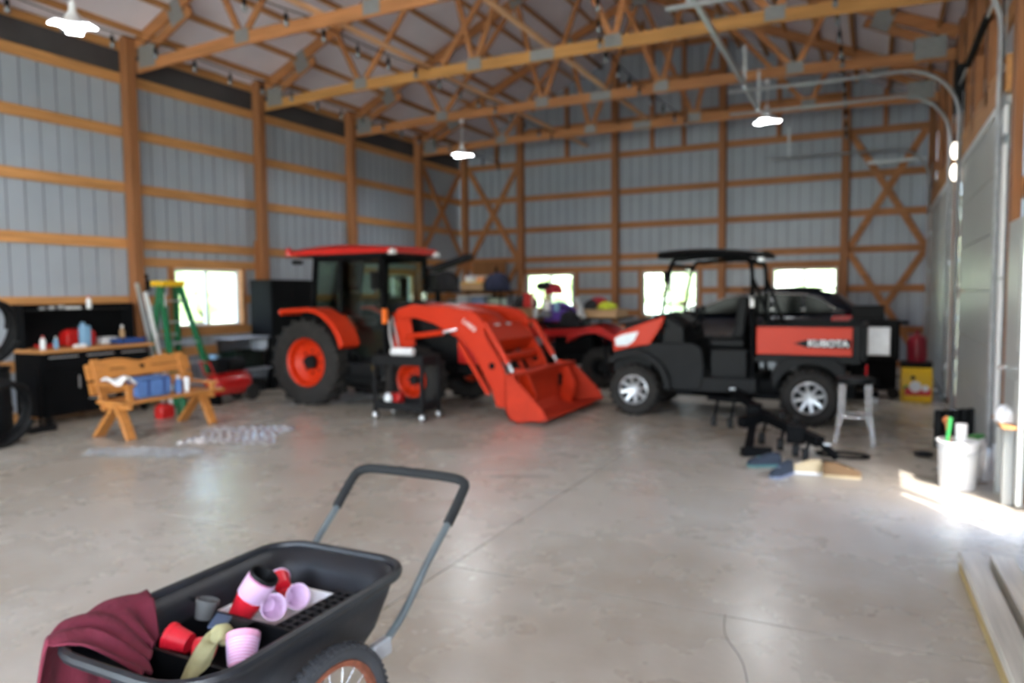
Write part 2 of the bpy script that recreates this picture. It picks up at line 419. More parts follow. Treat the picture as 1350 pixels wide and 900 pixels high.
# ---- windows
def window(n, mapf, u0, u1, z0, z1, label):
    """mapf(u, d, z), d grows outwards"""
    r = struct('window_%d' % n, label=label)
    def bxm(mb, ua, ub, da, db, za, zb):
        pts = [mapf(u, d, z) for u in (ua, ub) for d in (da, db) for z in (za, zb)]
        return mb.add(pts, [(0, 1, 3, 2), (4, 6, 7, 5), (0, 4, 5, 1), (2, 3, 7, 6), (0, 2, 6, 4), (1, 5, 7, 3)])
    jb = M(); bxm(jb, u0-.012, u0, -.005, .13, z0, z1); bxm(jb, u1, u1+.012, -.005, .13, z0, z1); bxm(jb, u0, u1, -.005, .13, z1, z1+.012)
    obj('window_jamb', jb, PALE, r)
    fr = M()
    for a, b in ((u0, u0+.045), (u1-.045, u1)): bxm(fr, a, b, .07, .13, z0, z1)
    for a, b in ((z0, z0+.045), (z1-.045, z1)): bxm(fr, u0+.045, u1-.045, .07, .13, a, b)
    obj('window_frame', fr, WHITE, r)
    um = (u0+u1)/2; md = M(); bxm(md, um-.028, um+.028, .075, .125, z0+.045, z1-.045); obj('meeting_rail', md, WHITE, r)
    sl_ = M(); bxm(sl_, u0-.02, u1+.02, -.06, .07, z0-.03, z0+.012); obj('window_sill', sl_, W[1], r)
    for a, b in ((u0+.045, um-.028), (um+.028, u1-.045)):
        p = M(); bxm(p, a, b, .098, .102, z0+.045, z1-.045); obj('pane', p, GLASS, r, smooth=0)
    return r
window(1, lambda u, d, z: (XL-d, u, z), 7.75, 9.07, 1.07, 1.99, 'sliding window with white frame in the left wall beside the ladder')
window(5, lambda u, d, z: (XL-d, u, z), 12.87, 14.19, 1.07, 1.99, 'sliding window in the left wall seen through the glass of the tractor cab')
BL = ['sliding window in the back wall with the red cap in front of it', 'sliding window in the back wall behind the windscreen of the utility vehicle', 'sliding window in the back wall above the roof of the dark car']
for i, h in enumerate(BW): window(2+i, lambda u, d, z: (u, YB+d, z), h[0]+.01, h[1]-.01, 1.01, 2.02, BL[i])

# ---- right wall, its doors and openings
wr = struct('wall_right', label='right wall with wooden posts and headers around the overhead doors')
for a, b in ((6.06, 7.12), (10.34, 11.7), (15.9, 16.57), (-.6, 5.05)): obj('skirt_board', M().box(XR+.01, XR+.06, a, b, 0, .12), W[1], wr)
D1, D2, WD, D3 = (7.12, 10.34), (11.7, 15.9), (5.05, 6.06), (-4.6, -.6)
RH = [(*D1, .0, 3.0), (*D2, .0, 3.0), (*WD, .0, 2.07), (*D3, .0, 3.2)]
siding(wr, lambda u, d, z: (XR+.04+d, u, z), YF, YB, lambda u: 4.62, RH)
obj('eave_band', M().box(XR+.045, XR+.1, YF, YB, 4.60, 5.16), EAVE, wr)
obj('eave_strut', M().box(XR, XR+.04, YF, YB, 5.0, 5.13), W[1], wr)
for (a, b, zt) in ((*D1, 3.11), (*D2, 3.11), (*D3, 3.2)):
    obj('door_header', M().box(XR-.09, XR+.03, a-.12, b+.12, zt+.0, zt+.28), W[1], wr)
segs = [(YF, D3[0]-.12), (D3[1]+.12, WD[0]-.05), (WD[1]+.05, D1[0]-.12), (D1[1]+.12, D2[0]-.12), (D2[1]+.12, YB-.16)]
for a, b in segs:
    for z in GZ[:5]:
        if b-a > .1: obj('girt', M().box(XR, XR+.038, a, b, z-.07, z+.07), W[1], wr)
for z in (3.885, 4.63): obj('girt', M().box(XR, XR+.036, YF, YB-.16, z-.07, z+.07), W[1], wr)
for y in (-.45, 2.2, 4.88, 6.83, 10.52, 11.55, 16.1):
    obj('post', M().box(XR-.06, XR+.0, y-.11, y+.09, 0, 5.1), W[2], wr, bev=.004)
for y in (8.2, 9.3, 12.8, 14.38): obj('post', M().box(XR-.09, XR, y-.09, y+.09, 3.24, 5.1), W[2], wr, bev=.004)
obj('door_mullion', M().box(XR-.02, XR+.04, 5.26, 5.33, 0, 2.07), W[2], wr)
obj('walk_door_header', M().box(XR-.02, XR+.03, WD[0], WD[1], 2.07, 2.2), W[1], wr)
obj('jamb_liner', M().box(XR-.10, XR-.075, 6.93, 7.06, .5, 1.62), WHITE, wr)
obj('jamb_liner', M().box(XR-.10, XR-.075, 6.93, 7.06, 1.64, 2.68), WHITE, wr)
obj('jamb_liner', M().box(XR-.10, XR-.075, 6.93, 7.06, 2.76, 2.98), WHITE, wr)

def sect_door(n, a, b, label):
    r = struct('door_%d' % n, label=label); x = XR-.03
    hs = 3.0/6
    for k in range(6):
        z0 = .03+k*hs; mb = M().box(x-.045, x, a, b, z0+.004, z0+hs-.004)
        pass
        pn = obj('door_panel', mb, DOORP, r, bev=.004)
        for y in (a+.09, b-.09):
            obj('hinge', M().box(x-.056, x-.047, y-.025, y+.025, z0+hs-.04, z0+hs+.03), PLATE, pn)
    obj('outer_skin', M().box(x+.001, x+.02, a, b, .03, 3.08), STEEL, r)
    obj('top_rail', M().box(x-.06, x, a, b, 3.035, 3.10), WHITE, r, bev=.004)
    obj('bottom_seal', M().box(x-.045, x, a, b, 0, .032), BLACKP, r)
    for y in (a-.03, b+.03):
        xt = .85; R = .62; zt = 4.22
        pts = [(xt, y, .05), (xt, y, 1.5), (xt, y, zt-R)]+[(xt-R+R*math.cos(t*PI/16), y, zt-R+R*math.sin(t*PI/16)) for t in range(1, 9)]+[(-.6, y, zt), (-1.85 if n == 1 else -2.05, y, zt+.02)]
        obj('track', M().tube(pts, .022, 8, ry=.042), GALV, r, smooth=60)
        hb = M()
        for z in (.5, 1.2, 1.9, 2.6, 3.3): hb.box(xt-.01, XR-.0, y-.016, y+.016, z-.03, z+.03)
        obj('track_bracket', hb, GALV, r)
        obj('track_angle', M().box(xt+.03, xt+.036, y-.03, y+.03, .1, 3.9), GALV, r)
        obj('track_hanger', M().box(-1.66, -1.62, y-.003, y+.003, zt, 4.83), GALV, r)
    return r
d1 = sect_door(1, *D1, 'nearer grey sectional overhead door, closed, in the right wall')
d2 = sect_door(2, *D2, 'farther grey sectional overhead door, closed, near the back right corner')
obj('hanger_strut', M().bar((-1.6, 5.4, 4.36), (-1.66, 11.8, 4.3), .045, .06), GALV, d1)
obj('torsion_shaft', M().tube([(XR-.12, 6.9, 4.0), (XR-.12, 10.5, 4.0)], .014, 8), GALV, d1)
obj('torsion_spring', M().tube([(XR-.12, 8.0, 4.0), (XR-.12, 9.6, 4.0)], .035, 10), BLACKM, d1)
obj('opener_unit', M().box(XR-.17, XR-.01, 10.42, 10.72, 3.7, 4.25), BLACKP, d1, bev=.02)
obj('side_rail', M().bar((-.2, 15.93, 4.0), (.8, 15.93, 4.0), .04, .06), GALV, d2)

wf = struct('wall_front', label='front wall behind the camera with the large open doorway')
siding(wf, lambda u, d, z: (u, YF-.04-d, z), XL, XR+.05, lambda u: roofz(u)+.05, [(-7.3, -1.3, 0, 3.1)])
for z in GZ[:4]:
    obj('girt', M().box(XL, -7.35, YF-.04, YF, z-.07, z+.07), W[0], wf); obj('girt', M().box(-1.25, XR, YF-.04, YF, z-.07, z+.07), W[0], wf)

# ---- roof: insulation, purlins
cl = struct('ceiling', label='pitched roof lined with white insulation between brown wooden purlins')
for s in (-1, 1):
    xe = XL-.1 if s < 0 else 2*XC-XL+.1
    if s > 0: xe = XR+.15
    mb = M().grid(40, 60, lambda u, v: (XC+(xe-XC)*u, YF-.1+(YB-YF+.25)*v, roofz(XC+(xe-XC)*u)+.012*math.sin(u*40+v*9)*math.sin(v*83)))
    obj('insulation_blanket', mb, INSUL, cl, smooth=60)
    obj('roof_sheet', M().add([(XC, YF-.2, roofz(XC)+.09), (xe, YF-.2, roofz(xe)+.09), (xe, YB+.2, roofz(xe)+.09), (XC, YB+.2, roofz(XC)+.09)], [(0, 1, 2, 3)]), STEEL, cl)
    k = 0; x = XL+.28
    while x < XC:
        xx = x if s < 0 else 2*XC-x
        if xx < XR:
            ang = math.atan(SL)*(-1 if s < 0 else 1)
            obj('purlin', M().cbox((0, 0, 0), .04, YB-YF, .09, Matrix.Rotation(ang, 3, 'Y')), W[1], cl, loc=(xx, (YB+YF)/2, roofz(xx)-.06))
        x += .575

# ---- trusses
def truss(y, label, chord=None):
    chord = chord or W[0]
    r = struct('roof_truss', label=label); r.location = (XC, y, 0)
    xr = XR-.0; T = .038; zc = 4.88
    def o(nm, mb, m): return obj(nm, mb, m, r, world=True)
    o('bottom_chord', M().bar((XL+.14, y, 4.80), (-7.3, y, zc), T, .16).bar((-7.3, y, zc), (-1.3, y, zc), T, .165).bar((-1.3, y, zc), (xr-.05, y, 4.80), T, .16), chord)
    for a, b in (((XL+.05, roofz(XL+.05)-.1), (XC, roofz(XC)-.12)), ((XC, roofz(XC)-.12), (xr-.02, roofz(xr)-.1))):
        o('top_chord', M().bar((a[0], y, a[1]), (b[0], y, b[1]), T+.004, .17), W[0])
    # raised heel wedges
    o('heel_wedge', M().bar((XL+.3, y, 4.97), (XL+1.25, y, 5.42), T, .13), W[0]); o('heel_wedge', M().bar((xr-.25, y, 4.97), (xr-1.2, y, 5.42), T, .13), W[0])
    for a, b in (((-7.42, zc), (-7.9, roofz(-7.9)-.15)), ((-7.42, zc), (-5.86, roofz(-5.86)-.15)), ((-5.35, zc), (-5.84, roofz(-5.84)-.15)), ((-5.35, zc), (XC-.04, roofz(XC)-.25)),
                 ((-3.22, zc), (XC+.04, roofz(XC)-.25)), ((-3.22, zc), (-2.74, roofz(-2.74)-.15)), ((-1.17, zc), (-2.72, roofz(-2.72)-.15)), ((-1.17, zc), (-.7, roofz(-.7)-.15))):
        o('web', M().bar((a[0], y, a[1]), (b[0], y, b[1]), T-.003, .09), W[0])
    def plate(cx, cz, sx, sz, ang=0):
        R_ = Matrix.Rotation(-ang, 3, 'Y')
        o('gusset_plate', M().cbox((cx, y, cz), sx, T+.012, sz, R_), PLATE)
    a = math.atan(SL)
    plate(XL+.36, 4.93, .34, .3); plate(xr-.36, 4.93, .4, .3); plate(XL+.95, 5.44, .26, .36, a); plate(xr-.95, 5.44, .26, .36, -a)
    for x in (-7.42, -5.35, -3.22, -1.17): plate(x, zc+.03, .24, .17)
    plate(-4.26, zc, .36, .15); plate(XC, roofz(XC)-.2, .3, .3)
    for x in (-5.85, -2.73): plate(x, roofz(x)-.14, .24, .16, a if x < XC else -a)
    return r
tl = ['roof truss above the nearest left post, partly cut by the frame', 'long yellow-brown roof truss over the second left post, splice plate mid-span',
      'roof truss over the third left post carrying the two hanging lamps', 'farthest free-standing roof truss before the back wall']
for i in range(8):
    y = PY[i]+.11
    lab = tl[i-4] if i >= 4 else ['rearmost truss over the front doorway', 'second truss behind the camera', 'truss above the camera position', 'truss just over the near edge of the photograph'][i]
    truss(y, lab, YEL if i == 5 else None)
# bracing boards lying on the bottom chords
cb = struct('trim_1', M().box(-6.2, -6.11, -3, 16.4, 4.965, 5.003), PALE, 'pale bracing board lying lengthwise on the truss bottom chords, left', world=True)
cb = struct('trim_2', M().box(-4.2, -4.11, -3, 14.8, 4.965, 5.003), PALE, 'pale bracing board lying lengthwise on the truss bottom chords, centre', world=True)
for k, (a, b) in enumerate((((-5.9, 9.6, 4.98), (-4.4, 9.66, 6.9)), ((-3.3, 12.0, 4.98), (-4.2, 14.3, 6.8)))):
    struct('trim_%d' % (3+k), M().bar(a, b, .04, .09), W[0], 'slanting wooden sway brace between the roof trusses', world=True)

# ---- outdoors seen through the windows, and an added unseen sun blocker
GRASS = mat('mown_grass', (196, 206, 170), .9, var=.2, scale=3); LEAF = mat('tree_leaves', (214, 224, 186), .7, var=.12, scale=6); BARK = mat('tree_bark', (96, 80, 62), .9)
LEAF.node_tree.nodes['Principled BSDF'].inputs['Transmission Weight'].default_value = 0
struct('ground', M().box(-900, 900, -900, 900, -.3, -.17), GRASS, 'mown grass outside the hall', world=True)
hd = M(); rh = random.Random(4)  # leafy block added out of view to keep sun off the floor by the wall
for k in range(260):
    c = Vector((1.38+rh.uniform(-.14, .14), rh.uniform(4.2, 5.35), rh.uniform(-.1, 1.4))); n = Vector((rh.gauss(0, 1), rh.gauss(0, 1), rh.gauss(0, 1))).normalized(); u = n.orthogonal().normalized()*.09; v = n.cross(u)
    hd.add([c+u, c+v, c-u, c-v], [(0, 1, 2, 3)])
hd.box(1.28, 1.48, 4.3, 5.28, -.17, 1.36)
one('blocker', hd, LEAF, (1.38, 4.8, -.17), 'added unseen leafy hedge outside beside the open entry door', 'blocker', world=True, smooth=0)
def tree(x, y, h, r, label):
    t = thing('leafy_tree', label, 'tree', (x, y, -.17), 0, 'trees outside the windows')
    obj('trunk', M().tube([(0, 0, 0), (.1, 0, h*.3), (0, .1, h*.6)], [r*.09, r*.07, r*.04], 8), BARK, t)
    mb = M()
    for k in range(220):
        a, b, q = random.random()*2*PI, math.acos(1-2*random.random()), random.random()**.4
        c = Vector((math.sin(b)*math.cos(a)*r*q, math.sin(b)*math.sin(a)*r*q, h*.52+math.cos(b)*h*.46*q))
        s = .5+.5*random.random(); n = Vector((random.gauss(0, 1), random.gauss(0, 1), random.gauss(0, 1))).normalized(); u = n.orthogonal().normalized(); v = n.cross(u)
        mb.add([c+u*s, c+v*s, c-u*s, c-v*s], [(0, 1, 2, 3)])
    obj('foliage', mb, LEAF, t, smooth=0)
for k, (x, y, h, r, lb) in enumerate([(-18.5, 42, 8, 3.3, 'leafy tree outside the back window by the red cap'), (-10.2, 43, 9, 3.4, 'leafy tree outside the middle back window'), (-2, 42, 8.5, 3.3, 'leafy tree outside the back window above the dark car'),
                      (6, 43, 8, 3.3, 'leafy tree beyond the back right corner'), (-34, 52, 9, 3.6, 'leafy tree far beyond the back left corner'), (-36, 20, 9, 3.6, 'leafy tree farther out behind the one outside the left window'), (-28, 24, 8.5, 3.4, 'leafy tree outside the left window by the ladder'), (-29, 33, 9, 3.4, 'leafy tree beyond the left wall behind the tractor'), (-27, 15, 8, 3.3, 'leafy tree beyond the left wall workbench'), (-26.5, 42, 9, 3.3, 'leafy tree outside the left window seen through the cab')]):
    tree(x, y, h, r, lb)

# ================================================================== VEHICLES
def wheel(parent, cx, y_out, cz, R, width, rim_r, rimmat, side, style, lugs=20, lugh=.035):
    """side=-1: outer face towards -Y. The wheel is a part; tyre tread and rim are its sub-parts"""
    s = side; y0 = y_out; y1 = y_out - s*width     # y_out is the outer face
    hw = width/2; yc = (y0+y1)/2
    pr = [(rim_r, -hw*.82), (rim_r+.03, -hw*.98), (R*.86, -hw), (R-.02, -hw*.86), (R-.012, -hw*.4), (R-.01, 0), (R-.012, hw*.4), (R-.02, hw*.86), (R*.86, hw), (rim_r+.03, hw*.98), (rim_r, hw*.82), (rim_r-.02, hw*.6), (rim_r-.02, -hw*.6), (rim_r, -hw*.82)]
    ty = obj('tyre', M().lathe(pr, (cx, yc, cz), 'Y', 40), RUB, parent, world=True)
    lg = M()
    for k in range(lugs):
        for h in (-1, 1):
            a = 2*PI*(k+(.5 if h > 0 else 0))/lugs; b = a+.35*(1.2*width/R)/2.2
            p = Vector((cx+math.cos(a)*(R-lugh*.35), yc+h*hw*.97, cz+math.sin(a)*(R-lugh*.35))); q = Vector((cx+math.cos(b)*(R-lugh*.2), yc+h*.01, cz+math.sin(b)*(R-lugh*.2)))
            nrm = (math.cos(a), 0, math.sin(a)); lg.bar(p, q, R*.075, lugh*1.3, up=nrm)
    o = rootpos(parent); lg.v = [(v[0]-o.x, v[1]-o.y, v[2]-o.z) for v in lg.v]
    t2 = obj('tread_lugs', lg, RUB, None, stuff=True); t2.parent = ty
    f = y0 + (-s)*width*.12   # rim plane, a little inside the outer face
    def yy(d): return f - s*d
    rm = M()
    rm.lathe([(rim_r, s*(hw*.82)), (rim_r-.03, s*hw*.7), (rim_r-.05, s*hw*.2)], (cx, yc, cz), 'Y', 36)
    if style == 'dish':
        rm.lathe([(rim_r-.05, s*hw*.25), (rim_r*.62, s*(-hw*.05)), (rim_r*.32, s*(-hw*.02)), (rim_r*.3, s*hw*.12), (.001, s*hw*.12)], (cx, yc, cz), 'Y', 36)
    else:
        rm.lathe([(rim_r-.02, s*hw*.3), (rim_r*.5, s*hw*.2), (.001, s*hw*.2)], (cx, yc, cz), 'Y', 36)
    rim = obj('rim', rm, DKGREY if style == 'alloy' else rimmat, parent, world=True)
    if style == 'alloy':
        sp = M()
        sp.lathe([(rim_r+.002, s*hw*.86), (rim_r-.012, s*hw*.9), (rim_r-.03, s*hw*.66)], (cx, yc, cz), 'Y', 36)
        for k in range(8):
            a = 2*PI*k/8+.2; c, sn = math.cos(a), math.sin(a)
            sp.bar((cx+c*.03, yc+s*hw*.42, cz+sn*.03), (cx+c*(rim_r-.02), yc+s*hw*.68, cz+sn*(rim_r-.02)), .036, .05, up=(0, 1, 0))
        sp.lathe([(.075, s*hw*.4), (.07, s*hw*.56), (.001, s*hw*.58)], (cx, yc, cz), 'Y', 20)
        w2 = rootpos(parent); sp.v = [(v[0]-w2.x, v[1]-w2.y, v[2]-w2.z) for v in sp.v]
        q = obj('spokes', sp, rimmat, None); q.parent = rim
    else:
        hb = M().lathe([(rim_r*.3, s*hw*.1), (rim_r*.27, s*hw*.5), (.001, s*hw*.52)], (cx, yc, cz), 'Y', 20)
        for k in range(8):
            a = 2*PI*k/8; hb.lathe([(.016, s*hw*.05), (.016, s*hw*.16), (.001, s*hw*.17)], (cx+math.cos(a)*rim_r*.46, yc, cz+math.sin(a)*rim_r*.46), 'Y', 6)
        w2 = rootpos(parent); hb.v = [(v[0]-w2.x, v[1]-w2.y, v[2]-w2.z) for v in hb.v]
        q = obj('hub', hb, DKGREY, None); q.parent = rim
    return ty

def px(pts, Y): return [(P(a, b, Y=Y).x, P(a, b, Y=Y).z) for a, b in pts]

# ---------------------------------------------------------------- tractor with loader
T = thing('tractor', 'orange compact tractor with red-roofed glass cab and front loader', 'tractor', (-6.2, 8.75, 0))
def tp(nm, mb, m, bev=0, **k): return obj(nm, mb, m, T, world=True, bev=bev, **k)
YN, YFAR = 7.88, 9.62
for y_out, s in ((YN, -1), (YFAR, 1)):
    wheel(T, -7.2, y_out, .605, .605, .40, .345, ORANGE, s, 'dish', 20, .05)
for y_out, s in ((YN+.02, -1), (YFAR-.02, 1)):
    wheel(T, -5.42, y_out, .43, .43, .27, .23, ORANGE, s, 'dish', 18, .035)
# chassis
tp('chassis', M().box(-7.5, -4.75, 8.55, 8.95, .45, .85).box(-7.45, -6.9, 8.3, 9.2, .45, .75).box(-5.55, -5.28, 8.2, 9.3, .36, .5).box(-6.9, -6.1, 8.42, 9.08, .55, .95), BLACKM, .02)
tp('engine_block', M().box(-6.0, -4.7, 8.52, 8.98, .62, 1.2), BLACKP, .03)
tp('fuel_tank', M().box(-6.75, -6.0, 8.12, 8.5, .32, .62), BLACKP, .04)
st = tp('step', M().box(-6.62, -6.05, 8.0, 8.35, .40, .44).box(-6.62, -6.58, 8.1, 8.16, .4, .8).box(-6.10, -6.05, 8.1, 8.16, .4, .8), BLACKM)
tp('warning_sticker', M().box(-6.18, -6.08, 8.1, 8.104, .52, .58), YELLOW, label='small yellow sticker'); tp('warning_sticker', M().box(-6.17, -6.09, 8.1, 8.104, .42, .48), YELLOW, label='small yellow sticker')
# fenders
for y0, y1 in ((7.84, 8.3), (9.2, 9.66)):
    out = [(-7.62, 1.32), (-7.58, 1.36), (-7.1, 1.38)]+[(-7.12+.66*math.cos(math.radians(a)), .72+.66*math.sin(math.radians(a))) for a in range(85, 10, -8)]
    inn = [(x*1.0+(-7.12-x)*.09, z-.055) for x, z in reversed(out)]
    tp('fender', M().prism(out+inn, y0, y1), ORANGE, .012)
    tp('fender_inner', M().prism([(-7.55, 1.3), (-7.1, 1.33), (-6.8, 1.2), (-6.55, .95), (-6.5, .75), (-6.95, .7), (-7.5, .7)], (y1-.02 if y0 < 8.5 else y0), (y1 if y0 < 8.5 else y0+.02)), BLACKM)
# cab
yc0, yc1 = 8.22, 9.28
bot = [(-7.36, 1.3), (-6.72, 1.3)]
cabposts = M()
for y in (yc0, yc1):
    s = 1 if y == yc0 else -1
    cabposts.bar((-7.32, y+.02*s, 1.32), (-7.22, y, 2.12), .05, .07, up=(0, 1, 0))
    cabposts.bar((-6.80, y, .95), (-6.76, y, 2.12), .045, .06, up=(0, 1, 0))
    cabposts.bar((-6.03, y+.02*s, .72), (-6.08, y, 2.12), .055, .085, up=(0, 1, 0))
    cabposts.tube([(-6.03, y+.02*s, .72), (-6.4, y, .62), (-6.62, y, .78), (-6.80, y, 1.0)], .028, 6)
    cabposts.bar((-7.36, y, 1.33), (-6.80, y, 1.33), .05, .06); cabposts.bar((-7.25, y, 2.08), (-6.05, y, 2.08), .05, .1)
cabposts.bar((-7.22, yc0, 2.08), (-7.22, yc1, 2.08), .06, .1).bar((-6.08, yc0, 2.08), (-6.08, yc1, 2.08), .06, .08).bar((-7.34, yc0, 1.33), (-7.34, yc1, 1.33), .05, .06)
tp('cab_frame', cabposts, BLACKM)
def quad(nm, a, b, c, d, m, thick=.006): 
    o = tp(nm, M().add([a, b, c, d], [(0, 1, 2, 3)]), m, smooth=0); md = o.modifiers.new('t', 'SOLIDIFY'); md.thickness = thick; return o
for y in (yc0, yc1):
    quad('door_glass', (-6.79, y, 1.0), (-6.42, y, .66), (-6.08, y, 2.04), (-6.76, y, 2.04), CABG)
    quad('door_glass', (-6.42, y, .66), (-6.06, y, .76), (-6.09, y, 2.04), (-6.10, y, 2.0), CABG)
    quad('side_glass', (-7.30, y, 1.36), (-6.82, y, 1.36), (-6.78, y, 2.04), (-7.22, y, 2.04), CABG)
tp('windscreen', M().loft([[(-6.02+.05*math.sin(PI*u), yc0+.03+(yc1-yc0-.06)*u, 1.42) for u in [k/8 for k in range(9)]], [(-6.04+.07*math.sin(PI*u), yc0+.03+(yc1-yc0-.06)*u, 1.75) for u in [k/8 for k in range(9)]],
   [(-6.07+.04*math.sin(PI*u), yc0+.03+(yc1-yc0-.06)*u, 2.04) for u in [k/8 for k in range(9)]]], closed=False, cap=False), CABG, smooth=60)
quad('rear_glass', (-7.34, yc0+.05, 1.36), (-7.34, yc1-.05, 1.36), (-7.24, yc1-.05, 2.04), (-7.24, yc0+.05, 2.04), CABG)
tp('door_lower_panel', M().prism([(-6.80, .98), (-6.44, .68), (-6.05, .72), (-6.05, 1.1), (-6.3, 1.0), (-6.78, 1.12)], yc0+.01, yc0+.03), BLACKP)
# roof: shallow crowned shell with a lip
secs = []
for k in range(9):
    u = k/8; x = -7.62+(1.74)*u; hh = .085+.045*math.sin(PI*min(1, u*1.1)); z = 2.125
    e = .03 if k in (0, 8) else 0
    secs.append([(x, 8.1+e, z), (x, 8.08+e, z+hh*.5), (x, 8.2+e, z+hh), (x, 8.75, z+hh*1.2), (x, 9.3-e, z+hh), (x, 9.42-e, z+hh*.5), (x, 9.4-e, z)])
rf = tp('cab_roof', M().loft(secs), ROOFRED, smooth=50)
tp('roof_lining', M().box(-7.5, -5.95, 8.16, 9.34, 2.10, 2.128), BLACKP)
for y in (8.2, 9.3): tp('work_lamp', M().box(-5.92, -5.84, y-.06, y+.06, 2.1, 2.17), WHITE, .012, label='white work lamp under the roof edge')
tp('roof_beacon', M().lathe([(.05, 0), (.055, .05), (.045, .11), (.001, .13)], (-7.66, 8.14, 2.12), 'Z', 12), REDP)
tp('rear_lamp', M().box(-7.6, -7.5, 8.12, 8.26, 2.0, 2.06), BLACKP, .01)
tp('mirror', M().box(-6.12, -6.06, 8.02, 8.16, 1.62, 1.86).bar((-6.07, 8.1, 1.84), (-6.08, 8.22, 2.0), .02, .02), BLACKP, .012)
tp('mirror', M().box(-6.06, -6.0, 9.34, 9.5, 1.62, 1.86).bar((-6.05, 9.4, 1.84), (-6.08, 9.28, 2.0), .02, .02), BLACKP, .012)
tp('turn_signal', M().box(-6.02, -5.96, 8.12, 8.2, 1.16, 1.36), AMBER, .01, label='amber turn signal'); tp('signal_arm', M().tube([(-6.0, 8.22, 1.26), (-5.99, 8.16, .9), (-6.0, 8.3, .8)], .016, 6), BLACKM)
seat = tp('driver_seat', M().box(-7.05, -6.68, 8.55, 8.95, 1.1, 1.22).box(-7.12, -7.0, 8.52, 8.98, 1.2, 1.62), BLACKP, .05)
tp('dashboard', M().prism([(-6.32, .9), (-6.06, .9), (-6.04, 1.40), (-6.2, 1.42), (-6.3, 1.34)], 8.5, 9.0), BLACKP, .03)
tp('steering_wheel', M().tube([(-6.42+.13*math.cos(a)*.8, 8.75+.17*math.sin(a), 1.45+.1*math.cos(a)) for a in [2*PI*i/16 for i in range(16)]], .013, 6, closed=True).bar((-6.42, 8.75, 1.45), (-6.2, 8.75, 1.3), .03, .03), BLACKM)
# hood
hs = []
for x, zb, zt, wy in ((-6.02, 1.22, 1.44, .36), (-5.7, 1.2, 1.445, .35), (-5.3, 1.16, 1.42, .34), (-4.95, 1.08, 1.37, .33), (-4.68, .96, 1.30, .31), (-4.52, .86, 1.18, .28), (-4.46, .82, 1.02, .25)):
    hs.append([(x, 8.75-wy, zb), (x, 8.75-wy, zt-.12), (x, 8.75-wy*.75, zt-.02), (x, 8.75, zt), (x, 8.75+wy*.75, zt-.02), (x, 8.75+wy, zt-.12), (x, 8.75+wy, zb)])
hood = tp('hood', M().loft(hs), ORANGE, smooth=50)
tp('hood_side_grille', M().box(-5.75, -5.0, 8.39, 8.41, .92, 1.24), BLACKP); tp('hood_scoop', M().prism([(-6.0, 1.44), (-5.55, 1.46), (-5.3, 1.36), (-5.7, 1.28), (-6.0, 1.3)], 8.37, 8.43), BLACKP)
tp('lower_grille', M().box(-5.02, -4.5, 8.44, 9.06, .62, .98), REDP, .02, label='red lower side cover'); tp('front_grille', M().box(-4.5, -4.46, 8.52, 8.98, .66, 1.05), BLACKP)
for y in (8.58, 8.92): tp('headlamp', M().cbox((-4.5, y, 1.12), .05, .14, .07), HEADL, .01)
tp('muffler', M().tube([(-5.8, 9.15, 1.0), (-5.8, 9.2, 1.6)], .03, 8), BLACKM)
tp('hose_bundle', M().tube(smoothpath([(-5.95, 8.2, 1.2), (-5.86, 8.1, .95), (-5.8, 8.15, .7), (-5.7, 8.3, .8)]), .018, 6).tube(smoothpath([(-5.9, 8.2, 1.25), (-5.75, 8.08, 1.0), (-5.72, 8.15, .78), (-5.6, 8.3, .9)]), .014, 6), GALV)
text_mesh('hood_lettering', 'KUBOTA', .075, WHITE, T, (-5.28, 8.40, 1.32), (PI/2, .06, 0), .003)
